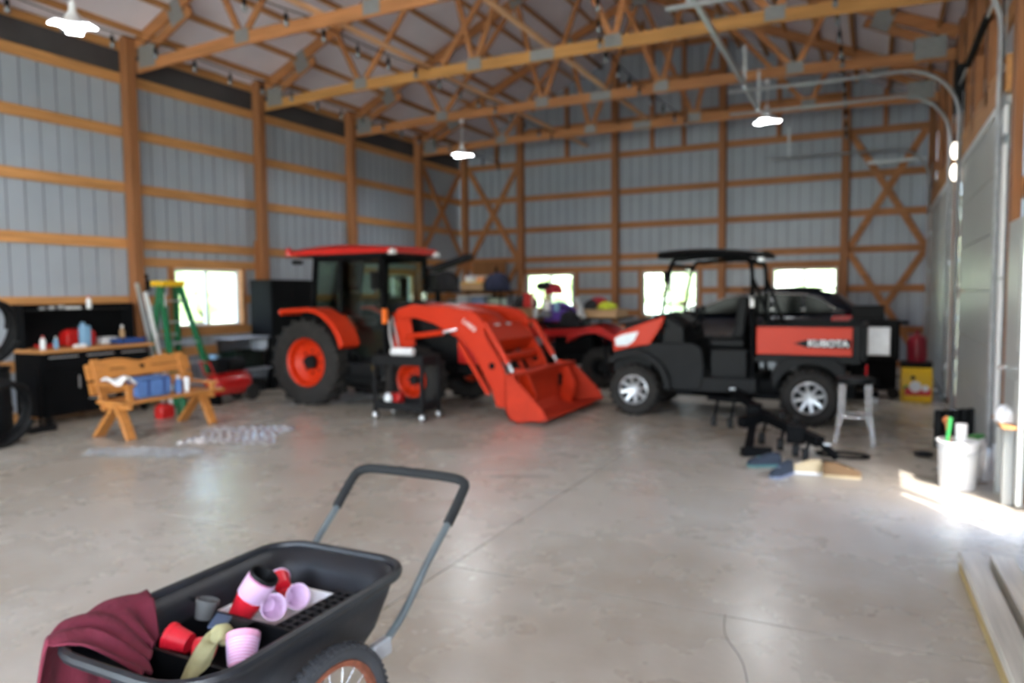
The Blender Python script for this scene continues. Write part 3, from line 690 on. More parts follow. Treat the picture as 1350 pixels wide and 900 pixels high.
# loader
ARM = px([(526, 419), (524, 408), (545, 401), (600, 405), (626, 411), (637, 421), (641, 443), (659, 473), (671, 503), (676, 520), (668, 538), (656, 536), (650, 516), (624, 464), (608, 447), (592, 438), (574, 427), (550, 419)], 8.1)
LY0, LY1 = 8.1, 9.4
for y in (LY0, LY1):
    a = tp('loader_arm', M().prism(ARM, y-.03, y+.03), ORANGE, .01)
    lo = M().bar((px([(606, 452)], 8.1)[0][0], y, px([(606, 452)], 8.1)[0][1]), (px([(645, 520)], 8.1)[0][0], y, px([(645, 520)], 8.1)[0][1]), .05, .05, up=(0, 1, 0)); lo.v = [tuple(Vector(v)-rootpos(T)) for v in lo.v]
    q = obj('leveling_rod', lo, ORANGE); q.parent = a
    hl = M().lathe([(.001, 0), (.045, 0)], (*(lambda q: (q[0], y-.032, q[1]))(px([(650, 482)], 8.1)[0]),), 'Y', 14); hl.v = [tuple(Vector(v)-rootpos(T)) for v in hl.v]
    q = obj('arm_hole', hl, BLACKM); q.parent = a
    tp('loader_tower', M().prism([(-5.86, .55), (-5.5, .55), (-5.5, .9), (-5.58, 1.28), (-5.8, 1.3), (-5.84, 1.0)], y+(.04 if y < 9 else -.07), y+(.07 if y < 9 else -.04)), ORANGE, .008)
    tp('tower_foot', M().box(-5.8, -5.5, min(y, 8.75-.2), max(y, 8.75-.2) if y < 9 else y, .5, .62) if y < 9 else M().box(-5.8, -5.5, 8.95, y, .5, .62), ORANGE_D)
    lc = M().tube([(-5.56, y-.0, .98), (-5.0, y-.0, 1.05)], .036, 10); c = tp('lift_cylinder', M().tube([(-5.56, y+(-.075 if y < 9 else .075), .99), (-4.98, y+(-.075 if y < 9 else .075), 1.06)], .038, 10), ORANGE)
    tp('cylinder_rod', M().tube([(-4.98, y+(-.075 if y < 9 else .075), 1.06), (-4.78, y+(-.06 if y < 9 else .06), 1.1)], .02, 8), CHROME)
    yb = y+(-.055 if y < 9 else .055)
    tp('bucket_cylinder', M().tube([(-4.37, yb, 1.17), (-4.06, yb, .68)], .04, 10), ORANGE)
    tp('cylinder_rod', M().tube([(-4.06, yb, .68), (-3.97, yb, .54)], .022, 8), CHROME)
    tp('bucket_bracket', M().prism([(-4.1, .12), (-3.78, .02), (-3.72, .3), (-3.86, .6), (-4.02, .62), (-4.06, .4)], y+.035, y+.06), ORANGE, .006)
    tp('bracket_hole', M().prism([(-3.98, .28), (-3.9, .26), (-3.88, .42), (-3.95, .44)], y-.032, y-.03), BLACKM)
for y in (LY0, LY1): tp('cylinder_pin', M().tube([(-4.37, y-.09, 1.17), (-4.37, y+.09, 1.17)], .03, 10), ORANGE)
tp('cross_tube', M().tube([(-4.3, LY0, .72), (-4.3, LY1, .72)], .055, 12), ORANGE); tp('cross_plate', M().prism([(-4.75, 1.1), (-4.5, 1.16), (-4.32, .95), (-4.42, .78), (-4.6, .9)], LY0+.05, LY1-.05), ORANGE, .01)
text_mesh('arm_lettering', 'LA805', .085, WHITE, T, (-4.62, 8.066, 1.15), (PI/2, .62, 0), .003)
# bucket
B0, B1 = 7.76, 9.74
bs = [(-3.94, .56), (-3.965, .5), (-3.96, .12), (-3.90, .03), (-3.80, .0), (-3.42, .07)]
outer = M()
n = len(bs); bi = [(x+.018, z+.02) for x, z in bs]; bi[0] = (-3.90, .565); bi[-1] = (-3.42, .085)
shell = M().prism(bs+bi[::-1], B0, B1); tp('bucket_shell', shell, ORANGE_D, .004)
side = [(-3.94, .56), (-3.965, .5), (-3.96, .12), (-3.90, .03), (-3.80, .0), (-3.42, .07), (-3.47, .18), (-3.80, .5), (-3.88, .57)]
for y in (B0, B1-.02): tp('bucket_side', M().prism(side, y, y+.02), ORANGE_D, .004)
tp('bucket_top_edge', M().box(-3.98, -3.84, B0, B1, .55, .585), ORANGE_D, .006); tp('cutting_edge', M().prism([(-3.55, .035), (-3.40, .068), (-3.405, .084), (-3.55, .06)], B0-.01, B1+.01), ORANGE_D)

# ---------------------------------------------------------------- utility vehicle
U = thing('utility_vehicle', 'orange and black utility vehicle with a roof canopy and lettered cargo box', 'utility vehicle', (-1.7, 9.6, 0))
def up_(nm, mb, m, bev=0, **k): return obj(nm, mb, m, U, world=True, bev=bev, **k)
UN, UFR = 8.86, 10.36
for y_out, s in ((UN, -1), (UFR, 1)):
    for x in (-2.72, -.66): wheel(U, x, y_out, .325, .325, .27, .185, ALLOY, s, 'alloy', 22, .022)
up_('underbody', M().box(-2.95, -.2, 9.1, 10.1, .3, .5).box(-2.2, -1.0, 8.95, 10.25, .28, .36), BLACKM, .02)
for y0, y1 in ((8.93, 8.97), (10.24, 10.28)):
    up_('front_side_panel', M().prism([(-2.98, .72), (-2.9, .8), (-2.50, .92), (-2.0, .93), (-1.88, .86), (-1.85, .6), (-1.9, .36), (-2.22, .34), (-2.36, .5), (-2.5, .66), (-2.72, .74), (-2.92, .68)], y0, y1), DKGREY, .012)
    up_('front_fender', M().prism([(-3.06, .66)]+[(-2.72+.40*math.cos(math.radians(a)), .36+.40*math.sin(math.radians(a))) for a in range(130, -1, -13)]+[(-2.2, .34)]+[(-2.72+.47*math.cos(math.radians(a)), .36+.47*math.sin(math.radians(a))) for a in range(0, 131, 13)][0:], y0-.08 if y0 < 9.5 else y0, y1 if y0 < 9.5 else y1+.08), DKGREY)
    up_('orange_cowl', M().prism([(-2.99, .80), (-3.0, .98), (-2.9, 1.05), (-2.62, 1.16), (-2.33, 1.25), (-2.38, 1.12), (-2.52, .90), (-2.75, .86)], y0-.015, y1), ORANGE, .012)
    up_('headlight', M().prism([(-2.96, .87), (-2.97, .97), (-2.86, 1.02), (-2.66, 1.06), (-2.72, .94), (-2.8, .88)], y0-.022, y0-.014) if y0 < 9.5 else M().prism([(-2.96, .87), (-2.97, .97), (-2.86, 1.02), (-2.66, 1.06), (-2.72, .94), (-2.8, .88)], y1, y1+.01), HEADL, .004)
up_('hood', M().loft([[(x, 8.96, zl), (x, 9.15, zt), (x, 9.6, zt+.03), (x, 10.05, zt), (x, 10.26, zl)] for x, zl, zt in ((-3.02, .9, 1.0), (-2.85, 1.02, 1.14), (-2.6, 1.12, 1.22), (-2.36, 1.2, 1.27), (-2.3, 1.1, 1.2))]), BLACKP, smooth=50)
up_('nose', M().box(-3.04, -2.5, 9.0, 10.2, .5, .95), BLACKP, .04)
bg_ = M()
for z in (.46, .62, .8): bg_.tube([(-3.04, 8.98, z), (-3.15, 9.1, z), (-3.18, 9.6, z), (-3.15, 10.1, z), (-3.04, 10.22, z)], .022, 8)
for y in (9.1, 9.35, 9.85, 10.1): bg_.tube([(-3.15, y, .42), (-3.17, y, .84)], .022, 8)
up_('brush_guard', bg_, BLACKM); up_('winch', M().box(-3.12, -3.0, 9.4, 9.8, .44, .56), GALV, .02)
up_('floor', M().box(-2.3, -1.3, 8.98, 10.22, .36, .42), BLACKP)
up_('seat_base', M().box(-1.82, -1.36, 9.08, 10.12, .42, .86), BLACKP, .03)
for y in (9.12, 9.62):
    s_ = up_('seat', M().box(-1.84, -1.4, y, y+.46, .86, .98), BLACKP, .04)
    up_('seat_back', M().prism([(-1.56, .98), (-1.42, .98), (-1.36, 1.46), (-1.42, 1.5), (-1.48, 1.48)], y, y+.46), DKGREY, .03)
up_('side_box', M().box(-2.02, -1.24, 8.95, 9.05, .28, .52), DKGREY, .02); up_('side_box', M().box(-2.02, -1.24, 10.16, 10.26, .28, .52), DKGREY, .02)
up_('dashboard', M().prism([(-2.4, .9), (-2.1, .9), (-2.12, 1.12), (-2.34, 1.26)], 9.0, 10.2), BLACKP, .02)
up_('steering_wheel', M().tube([(-2.0+.05*math.cos(a), 9.35+.17*math.sin(a), 1.2+.15*math.cos(a)) for a in [2*PI*i/16 for i in range(16)]], .014, 6, closed=True).bar((-2.0, 9.35, 1.2), (-2.2, 9.35, 1.08), .03, .03), BLACKM)
fr_ = M()
for y in (9.0, 10.2):
    fr_.tube(smoothpath([(-2.42, y, .95), (-2.38, y, 1.3), (-2.27, y, 1.88), (-2.1, y, 1.95), (-1.75, y, 1.97), (-1.42, y, 1.95), (-1.32, y, 1.84), (-1.31, y, 1.3), (-1.30, y, .5)]), .026, 8)
    fr_.tube([(-1.32, y, 1.75), (-1.08, y, 1.12)], .02, 6)
for x, z in ((-2.26, 1.88), (-1.36, 1.9), (-1.31, 1.25)): fr_.tube([(x, 9.0, z), (x, 10.2, z)], .022, 8)
up_('roll_cage', fr_, BLACKM)
rs = []
for k in range(9):
    u = k/8; x = -2.45+1.25*u; z = 1.935+.085*math.sin(PI*min(1, .25+u*.62)); e = .05 if k in (0, 8) else 0
    rs.append([(x, 8.96+e, z), (x, 9.02+e, z+.05), (x, 9.6, z+.07), (x, 10.18-e, z+.05), (x, 10.24-e, z), (x, 9.6, z-.02), (x, 9.0+e, z-.03)])
up_('canopy', M().loft(rs), BLACKP, smooth=50)
o_ = up_('windscreen', M().add([(-2.42, 9.03, 1.24), (-2.42, 10.17, 1.24), (-2.28, 10.17, 1.86), (-2.28, 9.03, 1.86)], [(0, 1, 2, 3)]), GLASS, smooth=0)
up_('side_mirror', M().box(-2.34, -2.3, 8.86, 8.97, 1.66, 1.8), BLACKP, .01); up_('rear_lamp', M().cbox((-1.22, 9.04, 1.92), .07, .05, .05), HEADL, .008)
up_('grab_handle', M().tube([(-1.3, 8.98, 1.42), (-1.3, 8.94, 1.5), (-1.3, 8.94, 1.62), (-1.3, 8.98, 1.68)], .016, 6), BLACKM)
up_('seat_belt_reel', M().box(-1.33, -1.28, 8.95, 8.99, 1.36, 1.5), WHITE, .01)
# cargo box
bb = M().box(-1.27, -.14, 8.95, 8.99, .78, 1.16).box(-1.27, -.14, 10.21, 10.25, .78, 1.16).box(-1.27, -.14, 8.95, 10.25, .72, .8).box(-1.27, -1.22, 8.95, 10.25, .78, 1.16)
up_('cargo_box', bb, BLACKP, .008)
up_('tailgate', M().box(-.14, -.08, 8.95, 10.25, .76, 1.16), DKGREY, .012)
sp_ = up_('orange_side_panel', M().box(-1.245, -.225, 8.925, 8.952, .815, 1.135), ORANGE, .008); up_('orange_side_panel', M().box(-1.245, -.225, 10.248, 10.275, .815, 1.135), ORANGE, .008)
up_('decal_stripe', M().prism([(-.84, .95), (-.7, .99), (-.24, 1.0), (-.24, .90), (-.70, .905)], 8.919, 8.927), BLACKP)
text_mesh('lettering', 'KUBOTA', .1, WHITE, U, (-.475, 8.917, .95), (PI/2, 0, 0), .003, sx=1.05, bold=.003)
up_('rear_fender', M().prism([(-1.08, .55), (-1.02, .72), (-.86, .79), (-.40, .79), (-.30, .70), (-.28, .6)]+[(-.66+.37*math.cos(math.radians(a)), .34+.37*math.sin(math.radians(a))) for a in range(35, 150, 14)]+[(-1.04, .4)], 8.9, 9.02), DKGREY, .01)
up_('rear_fender', M().prism([(-1.08, .55), (-1.02, .72), (-.86, .79), (-.40, .79), (-.30, .70), (-.28, .6)]+[(-.66+.37*math.cos(math.radians(a)), .34+.37*math.sin(math.radians(a))) for a in range(35, 150, 14)]+[(-1.04, .4)], 10.2, 10.32), DKGREY, .01)
up_('hitch', M().box(-.25, .05, 9.5, 9.66, .42, .5).box(-.2, -.12, 9.1, 10.1, .5, .58), BLACKM, .01); up_('tail_lamp', M().box(-.09, -.07, 9.0, 9.08, .6, .72), TAIL, .008)

# ---------------------------------------------------------------- dark car behind it
K = thing('sport_utility_car', 'dark blue-black estate car parked behind the utility vehicle, red tail lamp', 'car', (-2.3, 13.0, 0))
def kp(nm, mb, m, bev=0, **k): return obj(nm, mb, m, K, world=True, bev=bev, **k)
def carsec(x, zb, zs, zt, wy, wt, c=13.05):
    return [(x, c-wy, zb), (x, c-wy-.02, (zb+zs)/2), (x, c-wy+.03, zs), (x, c-wt-.02, zs+(zt-zs)*.5), (x, c-wt+.04, zt-.03), (x, c-wt*.5, zt), (x, c+wt*.5, zt), (x, c+wt-.04, zt-.03), (x, c+wt+.02, zs+(zt-zs)*.5), (x, c+wy-.03, zs), (x, c+wy+.02, (zb+zs)/2), (x, c+wy, zb)]
lo = [(-4.62, .35, .72, .76, .62, .5), (-4.5, .28, .84, .9, .82, .7), (-4.1, .26, .94, 1.02, .9, .78), (-3.6, .26, 1.0, 1.12, .92, .8), (-3.1, .26, 1.04, 1.2, .92, .8), (-2.8, .26, 1.06, 1.2, .92, .82), (-1.5, .26, 1.1, 1.2, .92, .82), (-.6, .28, 1.14, 1.22, .91, .8), (-.25, .3, 1.14, 1.2, .88, .78), (-.1, .36, 1.0, 1.1, .8, .7)]
kp('body', M().loft([carsec(*s) for s in lo]), NAVY, smooth=50)
gh = [(-2.95, 1.18, 1.2, 1.215, .80, .74), (-2.3, 1.18, 1.32, 1.46, .80, .66), (-1.9, 1.18, 1.38, 1.55, .80, .64), (-1.4, 1.18, 1.39, 1.58, .80, .63), (-.9, 1.18, 1.38, 1.57, .79, .62), (-.55, 1.18, 1.34, 1.50, .78, .6), (-.22, 1.18, 1.2, 1.24, .76, .6)]
kp('roof', M().loft([carsec(*s) for s in gh]), NAVY, smooth=50)
kp('side_windows', M().prism([(-2.78, 1.2), (-2.2, 1.44), (-1.9, 1.49), (-1.52, 1.5), (-1.52, 1.2)], 12.175, 12.215).prism([(-1.47, 1.2), (-1.47, 1.5), (-1.05, 1.49), (-1.05, 1.2)], 12.175, 12.215).prism([(-1.0, 1.2), (-1.0, 1.48), (-.78, 1.42), (-.58, 1.27), (-.6, 1.22)], 12.175, 12.215), mat('car_window', (10, 16, 14), .12, var=.02, spec=.08), smooth=0)
tr_ = M().tube([(-2.78, 12.18, 1.21), (-2.2, 12.18, 1.455), (-1.52, 12.18, 1.515), (-1.0, 12.18, 1.49), (-.78, 12.18, 1.43), (-.57, 12.18, 1.265)], .009, 6)
kp('window_trim', tr_, CHROME); kp('roof_rails', M().bar((-2.0, 12.45, 1.58), (-.9, 12.45, 1.6), .03, .03).bar((-2.0, 13.65, 1.58), (-.9, 13.65, 1.6), .03, .03), BLACKM)
kp('roof_fairing', M().box(-1.3, -.62, 12.5, 13.6, 1.56, 1.61), BLACKP, .02)
kp('tail_lamp', M().prism([(-.62, 1.08), (-.6, 1.15), (-.3, 1.17), (-.14, 1.12), (-.13, 1.03), (-.3, 1.05)], 12.1, 12.16), TAIL, .01)
kp('headlamp', M().prism([(-4.5, .84), (-4.48, .92), (-4.1, .99), (-4.0, .94), (-4.2, .86)], 12.17, 12.25), HEADL, .01, label='clear headlamp with amber corner'); kp('corner_lamp', M().cbox((-3.98, 12.16, .95), .1, .04, .05), AMBER, .008)
kp('side_mirror', M().cbox((-2.72, 12.05, 1.27), .14, .16, .12), NAVY, .03)
kp('rear_bumper', M().box(-.22, -.02, 12.25, 13.85, .4, .7), BLACKP, .05)
for x in (-3.75, -.98):
    wheel(K, x, 12.12, .34, .34, .22, .23, ALLOY, -1, 'alloy', 24, .01); wheel(K, x, 13.98, .34, .34, .22, .23, ALLOY, 1, 'alloy', 24, .01)

K.location.y += .17
# ---------------------------------------------------------------- quad bike piled with gear
A = thing('quad_bike', 'red quad bike with loaded racks standing between tractor and utility vehicle', 'quad bike', (-4.7, 11.6, 0))
def ap(nm, mb, m, bev=0, **k): return obj(nm, mb, m, A, world=True, bev=bev, **k)
for y_out, s in ((11.2, -1), (12.2, 1)):
    for x in (-4.0, -5.25): wheel(A, x, y_out, .33, .33, .25, .15, DKGREY, s, 'dish', 18, .03)
ap('frame', M().box(-5.4, -3.9, 11.5, 11.9, .35, .6).box(-4.9, -4.2, 11.45, 11.95, .55, .85), BLACKM, .04)
for x0, x1, z in ((-5.6, -4.9, .85), (-4.55, -3.7, .86)):
    ap('fender', M().loft([[(x0+(x1-x0)*u, 11.15, z-.12+.16*math.sin(PI*u)), (x0+(x1-x0)*u, 11.2, z-.02+.16*math.sin(PI*u)), (x0+(x1-x0)*u, 11.7, z+.04+.16*math.sin(PI*u)), (x0+(x1-x0)*u, 12.2, z-.02+.16*math.sin(PI*u)), (x0+(x1-x0)*u, 12.25, z-.12+.16*math.sin(PI*u))] for u in [k/8 for k in range(9)]]), REDP, smooth=50)
ap('side_cover', M().prism([(-5.3, .8), (-5.3, .92), (-4.6, .96), (-3.95, 1.0), (-3.9, .92), (-4.4, .86), (-4.5, .76), (-4.6, .84)], 11.22, 11.3), REDP, .01)
ap('seat', M().loft([[(x, 11.5, z-.1), (x, 11.52, z), (x, 11.7, z+.03), (x, 11.88, z), (x, 11.9, z-.1)] for x, z in ((-5.25, 1.05), (-5.0, 1.02), (-4.7, 1.0), (-4.4, 1.08))]), BLACKP, smooth=50)
for x0, x1 in ((-5.75, -5.1), (-4.45, -3.72)):
    rk = M()
    for y in (11.3, 11.5, 11.7, 11.9, 12.1): rk.tube([(x0, y, 1.12), (x1, y, 1.12)], .014, 6)
    for x in (x0, (x0+x1)/2, x1): rk.tube([(x, 11.25, 1.12), (x, 12.15, 1.12)], .014, 6)
    rk.tube([((x0+x1)/2, 11.5, .8), ((x0+x1)/2, 11.5, 1.12)], .016, 6); ap('cargo_rack', rk, BLACKM)

ap('handlebar', M().tube(smoothpath([(-4.7, 11.3, 1.3), (-4.62, 11.5, 1.28), (-4.55, 11.7, 1.2), (-4.62, 11.9, 1.28), (-4.7, 12.1, 1.3)]), .016, 6).tube([(-4.55, 11.7, .9), (-4.55, 11.7, 1.22)], .025, 6), BLACKM)

# ================================================================== LEFT SIDE
B = thing('workbench', 'black steel workbench with drawers, wooden top and dark back panel against the left wall', 'workbench', (-9.25, 6.05, 0))
def bp(nm, mb, m, bev=0, **k): return obj(nm, mb, m, B, world=True, bev=bev, **k)
bp('cabinet_body', M().box(-9.55, -8.99, 5.34, 6.80, .1, .88), BLACKM, .006)
bp('bench_top', M().box(-9.58, -8.93, 5.30, 6.84, .88, .925), W[1], .006)
bp('back_panel', M().box(-9.58, -9.55, 5.34, 6.80, .925, 1.47), BLACKM); bp('back_side', M().box(-9.58, -9.3, 5.33, 5.35, .925, 1.47), BLACKM); bp('back_side', M().box(-9.58, -9.3, 6.79, 6.81, .925, 1.47), BLACKM)
bp('hutch_shelf', M().box(-9.56, -9.32, 5.35, 6.79, 1.385, 1.405), DKGREY, .003)
for k, (a, b) in enumerate(((5.36, 5.83), (5.85, 6.30), (6.32, 6.78))):
    for j in range(4):
        if k == 0 and j < 3: continue
        z = .13+j*.185; d = bp('drawer', M().box(-8.99, -8.975, a, b, z, z+.175), BLACKM, .004)
        h = M().box(.0, .015, -.18, .18, -.008, .008); q = obj('handle', h, GALV, d); q.location = Vector((-8.972, (a+b)/2, z+.14))-rootpos(B)
d = bp('cabinet_door', M().box(-8.99, -8.975, 5.36, 5.83, .13, .67), BLACKM, .004)
q = obj('handle', M().box(0, .015, -.008, .008, -.08, .08), GALV, d); q.location = Vector((-8.972, 5.78, .5))-rootpos(B)
for x in (-9.5, -9.04):
    for y in (5.42, 6.72): bp('caster', M().lathe([(.001, -.02), (.045, -.02), (.045, .02), (.001, .02)], (x, y, .047), 'X', 14).box(x-.02, x+.02, y-.02, y+.02, .07, .1), BLACKP)
def bottle(nm, x, y, z, r, h, body, cap, label, cat='bottle', group=None, capc=True):
    t = thing(nm, label, cat, (x, y, z), 0, group)
    obj('body', M().lathe([(.001, 0), (r, 0), (r, h*.68), (r*.45, h*.8), (r*.4, h*.86)], (0, 0, 0), 'Z', 14), body, t)
    obj('cap', M().lathe([(r*.48, h*.84), (r*.48, h), (.001, h)], (0, 0, 0), 'Z', 12), cap, t); return t
BT = .926
bottle('bottle', -9.05, 5.40, BT, .032, .17, WHITE, REDP, 'white bottle with a red cap at the near end of the workbench')
bottle('bottle', -9.05, 5.56, BT, .028, .15, LBLUE, WHITE, 'blue and white bottle standing near the front of the workbench')
one('rag', M().grid(10, 8, lambda u, v: (.11*(u-.5), .22*(v-.5), .03+.025*math.sin(u*9)*math.cos(v*7))), REDP, (-9.2, 5.52, BT), 'small crumpled red rag on the workbench top', 'rag', thick=.01)
t = thing('tool_bag', 'red and black tool bag on the workbench against the back panel', 'bag', (-9.38, 6.05, BT))
obj('bag_body', M().loft([[(-.09*a, -.19*b, z), (.09*a, -.19*b, z), (.09*a, .19*b, z), (-.09*a, .19*b, z)] for a, b, z in ((1, 1, 0), (1.08, 1.05, .08), (.9, 1, .18), (.3, .8, .22))]), REDP, t, bev=.015)
obj('handle', M().tube(arc_pts if False else [(0, .1*math.cos(a), .2+.05*math.sin(a)) for a in [PI*i/8 for i in range(9)]], .01, 6), BLACKP, t)
obj('side_pocket', M().box(.085, .11, -.05, .06, .03, .12), BLACKP, t, bev=.008)
t = thing('jug', 'light blue plastic jug standing on the workbench before the red bag', 'jug', (-9.08, 5.95, BT))
obj('body', M().box(-.05, .05, -.06, .06, 0, .27), LBLUE, t, bev=.02); obj('cap', M().lathe([(.025, .27), (.025, .31), (.001, .31)], (0, -.02, 0), 'Z', 12), LBLUE, t)
for k, (y, l) in enumerate(((5.78, 'white'), (5.86, 'white'))):
    one('glove', M().loft([[(.035*s*math.cos(a), .05*s*math.sin(a), z) for a in [2*PI*i/10 for i in range(10)]] for s, z in ((1, 0), (1.1, .02), (.6, .04))]), WHITE, (-9.03, y+.03, BT), ['crumpled white paper nearer on the workbench edge', 'crumpled white paper beside the blue jug'][k], 'paper', smooth=60)
t = thing('parts_tray', 'blue tray of oddments at the far end of the workbench', 'tray', (-9.15, 6.6, BT))
obj('tray', M().box(-.14, .14, -.17, .17, 0, .012).box(-.14, -.13, -.17, .17, 0, .07).box(.13, .14, -.17, .17, 0, .07).box(-.14, .14, -.17, -.16, 0, .07).box(-.14, .14, .16, .17, 0, .07), mat('blue_tray_plastic', (40, 70, 130), .5), t)
obj('oddments', M().box(-.1, -.03, -.12, .0, .012, .06).cbox((.05, .05, .04), .09, .12, .05, Matrix.Rotation(.5, 3, 'Z')), DKGREY, t, stuff=True)
one('folded_towel', M().box(-.1, .1, -.12, .12, 0, .05).box(-.09, .09, -.1, .11, .05, .09), WHITE, (-9.38, 6.45, BT), 'white folded towel on the workbench behind the blue tray', 'towel', bev=.015)
bottle('bottle', -9.4, 6.7, BT, .035, .24, CARTON, WHITE, 'tan bottle with a white cap at the far end of the workbench')
bottle('bottle', -9.42, 6.25, 1.406, .032, .17, WHITE, REDP, 'white bottle with a red cap on the hutch shelf')
one('box', M().box(-.05, .05, -.09, .09, 0, .03), WHITE, (-9.42, 6.02, 1.406), 'flat white box on the hutch shelf', 'box', bev=.003)
for k, y in enumerate((5.62, 5.74, 5.86)): one('socket_set', M().box(-.03, .03, -.03, .03, 0, .03+.01*k), GALV, (-9.4, y, 1.406), ['smallest metal tin on the hutch shelf, near end', 'middle of three small metal tins on the hutch shelf', 'tallest of three small metal tins on the hutch shelf'][k], 'tin', bev=.004)

# black tubs and hoses at the left edge
t = thing('barrel', 'black barrel at the left edge beside the workbench', 'barrel', (-8.57, 4.44, 0))
obj('shell', M().lathe([(.001, 0), (.26, 0), (.28, .05), (.27, .3), (.285, .35), (.27, .4), (.27, .75), (.25, .8), (.001, .8)], (0, 0, 0), 'Z', 24), BLACKP, t)
obj('rim', M().tube([(.265*math.cos(a), .265*math.sin(a), .8) for a in [2*PI*i/24 for i in range(24)]], .018, 6, closed=True), BLACKM, t)
def coil(loc, R, rz, label, turns=3, r=.03, tilt=.25):
    pts = []
    for k in range(turns*24): a = 2*PI*k/24; pts.append((r*1.9*(k/24-turns/2), R*math.cos(a)*(1+.02*math.sin(k)), R*math.sin(a)))
    return one('hose_coil', M().tube(pts, r, 7), BLACKP, loc, label, 'hose', rot=(0, tilt, rz))
coil((-8.42, 4.42, 1.2), .34, .2, 'big coil of thick black hose on top of the barrel at the left edge')
coil((-8.09, 4.36, .36), .33, .25, 'coil of black hose leaning on the barrel near the floor')
t = thing('push_broom', 'dark long-handled tool standing between hose and workbench', 'broom', (-8.66, 5.1, 0))
obj('handle', M().tube([(0, 0, .05), (-.05, .0, .75)], .014, 8), BLACKM, t); obj('head', M().box(-.05, .05, -.16, .16, 0, .07), DKGREY, t, bev=.01)

# wooden garden bench
G = thing('garden_bench', 'stained wooden garden bench with shaped slatted back and carved heart', 'bench', (-7.5, 5.75, 0))
def gp(nm, mb, m=BENCHW, bev=.006, **k): return obj(nm, mb, m, G, world=True, bev=bev, **k)
y0, y1 = 5.08, 6.42
gp('seat_slat', M().box(-7.62, -7.48, y0, y1, .395, .43)); gp('seat_slat', M().box(-7.47, -7.33, y0, y1, .395, .43)); gp('seat_slat', M().box(-7.32, -7.16, y0-.02, y1+.02, .395, .43))
def back(u, z): return (-7.66-.30*(z-.43), u, z)
for z0, z1, crest in ((.48, .62, 0), (.645, .81, 1)):
    mb = M(); N = 24; top = []
    for i in range(N+1):
        u = i/N; zt = z1+(.05*abs(math.sin(PI*2*u))**1.3 if crest else 0)
        top.append((u, zt))
    for i in range(N):
        a, b = top[i], top[i+1]; ya, yb = y0+(y1-y0)*a[0], y0+(y1-y0)*b[0]
        p = [Vector(back(ya, z0)), Vector(back(yb, z0)), Vector(back(yb, b[1])), Vector(back(ya, a[1]))]; off = Vector((-.03, 0, -.009))
        mb.add(p+[v+off for v in p], [(0, 1, 2, 3), (7, 6, 5, 4), (3, 2, 6, 7), (1, 0, 4, 5)]+([(0, 3, 7, 4)] if i == 0 else [])+([(2, 1, 5, 6)] if i == N-1 else []))
    gp('back_slat', mb, bev=0)
hv = Vector(back(5.76, .745))+Vector((.004, 0, 0))
hp = [(.035*math.sin(t)**3*1.0, .0022*(13*math.cos(t)-5*math.cos(2*t)-2*math.cos(3*t)-math.cos(4*t))) for t in [2*PI*i/20 for i in range(20)]]
gp('carved_heart', M().add([hv+Vector((-.3*b, a, b)) for a, b in hp], [tuple(range(20))]), BLACKM, bev=0, smooth=0, label='dark carved heart')
for a, b in ((5.34, 5.56), (5.88, 6.26)):
    gp('carved_lettering', M().box(-7.752, -7.750, a, b, .722, .738).box(-7.752, -7.750, a+.02, b-.03, .742, .752), mat('burnt_carving', (112, 66, 28), .7), bev=0) if a < 5.5 else gp('carved_lettering', M().box(-7.752, -7.750, a, b, .74, .752), MATS['burnt_carving'], bev=0)
for y in (5.2, 6.3):
    gp('leg', M().bar((-7.22, y, 0), (-7.42, y, .40), .045, .11, up=(0, 1, 0)), label=None); gp('leg', M().bar((-7.78, y, 0), (-7.42, y+.001, .38), .042, .13, up=(0, 1, 0)))
    gp('leg_brace', M().box(-7.62, -7.2, y-.025, y+.02, .33, .395)); gp('back_upright', M().bar((-7.62, y, .3), (-7.80, y, .86), .04, .09, up=(0, 1, 0)))
    gp('armrest', M().box(-7.7, -7.16, y-.05-(.04 if y < 6 else 0), y+.04, .585, .61) if y < 6 else M().box(-7.72, -7.2, y-.04, y+.08, .5, .525)); gp('arm_post', M().bar((-7.22, y, .4), (-7.22, y, .585 if y < 6 else .5), .04, .07))
ST = .431
t = thing('cooler_bag', 'blue soft cooler bag on the wooden bench seat', 'bag', (-7.36, 5.55, ST))
obj('bag_body', M().loft([[(-.12*s, -.2*s, z), (.12*s, -.2*s, z), (.12*s, .2*s, z), (-.12*s, .2*s, z)] for s, z in ((.95, 0), (1, .05), (1, .2), (.93, .225))]), BLUE, t, bev=.02)
obj('zip', M().tube([(-.115, -.19, .205), (.117, -.19, .205), (.117, .19, .205), (-.115, .19, .205)], .006, 6, closed=True), BLACKP, t)
obj('strap', M().bar((.122, -.1, .02), (.122, -.1, .2), .004, .03, up=(0, 1, 0)).bar((.122, .1, .02), (.122, .1, .2), .004, .03, up=(0, 1, 0)), mat('dark_blue_webbing', (40, 60, 110), .8), t)
one('towel', M().grid(16, 16, lambda u, v: (-.16+.3*u, -.1+.22*v, .04*math.sin(u*5)*math.cos(v*6)+.035)), WHITE, (-7.35, 5.17, .614), 'white cloth lying over the near armrest of the bench', 'cloth', thick=.012, smooth=60)
bottle('bottle', -7.30, 5.885, ST, .045, .2, BLUE, WHITE, 'blue and white bottle between cooler bag and cup on the bench')
one('plastic_bag', M().sphere((0, 0, .056), .055, 14, sz=1.0), WHITE, (-7.36, 5.795, ST), 'crumpled white plastic bag behind the bottle on the bench', 'bag', smooth=60)
one('tumbler', M().lathe([(.001, 0), (.028, 0), (.036, .17), (.032, .17), (.026, .01)], (0, 0, 0), 'Z', 16), WHITE, (-7.3, 6.0, ST), 'white tumbler standing on the far half of the bench seat', 'cup')
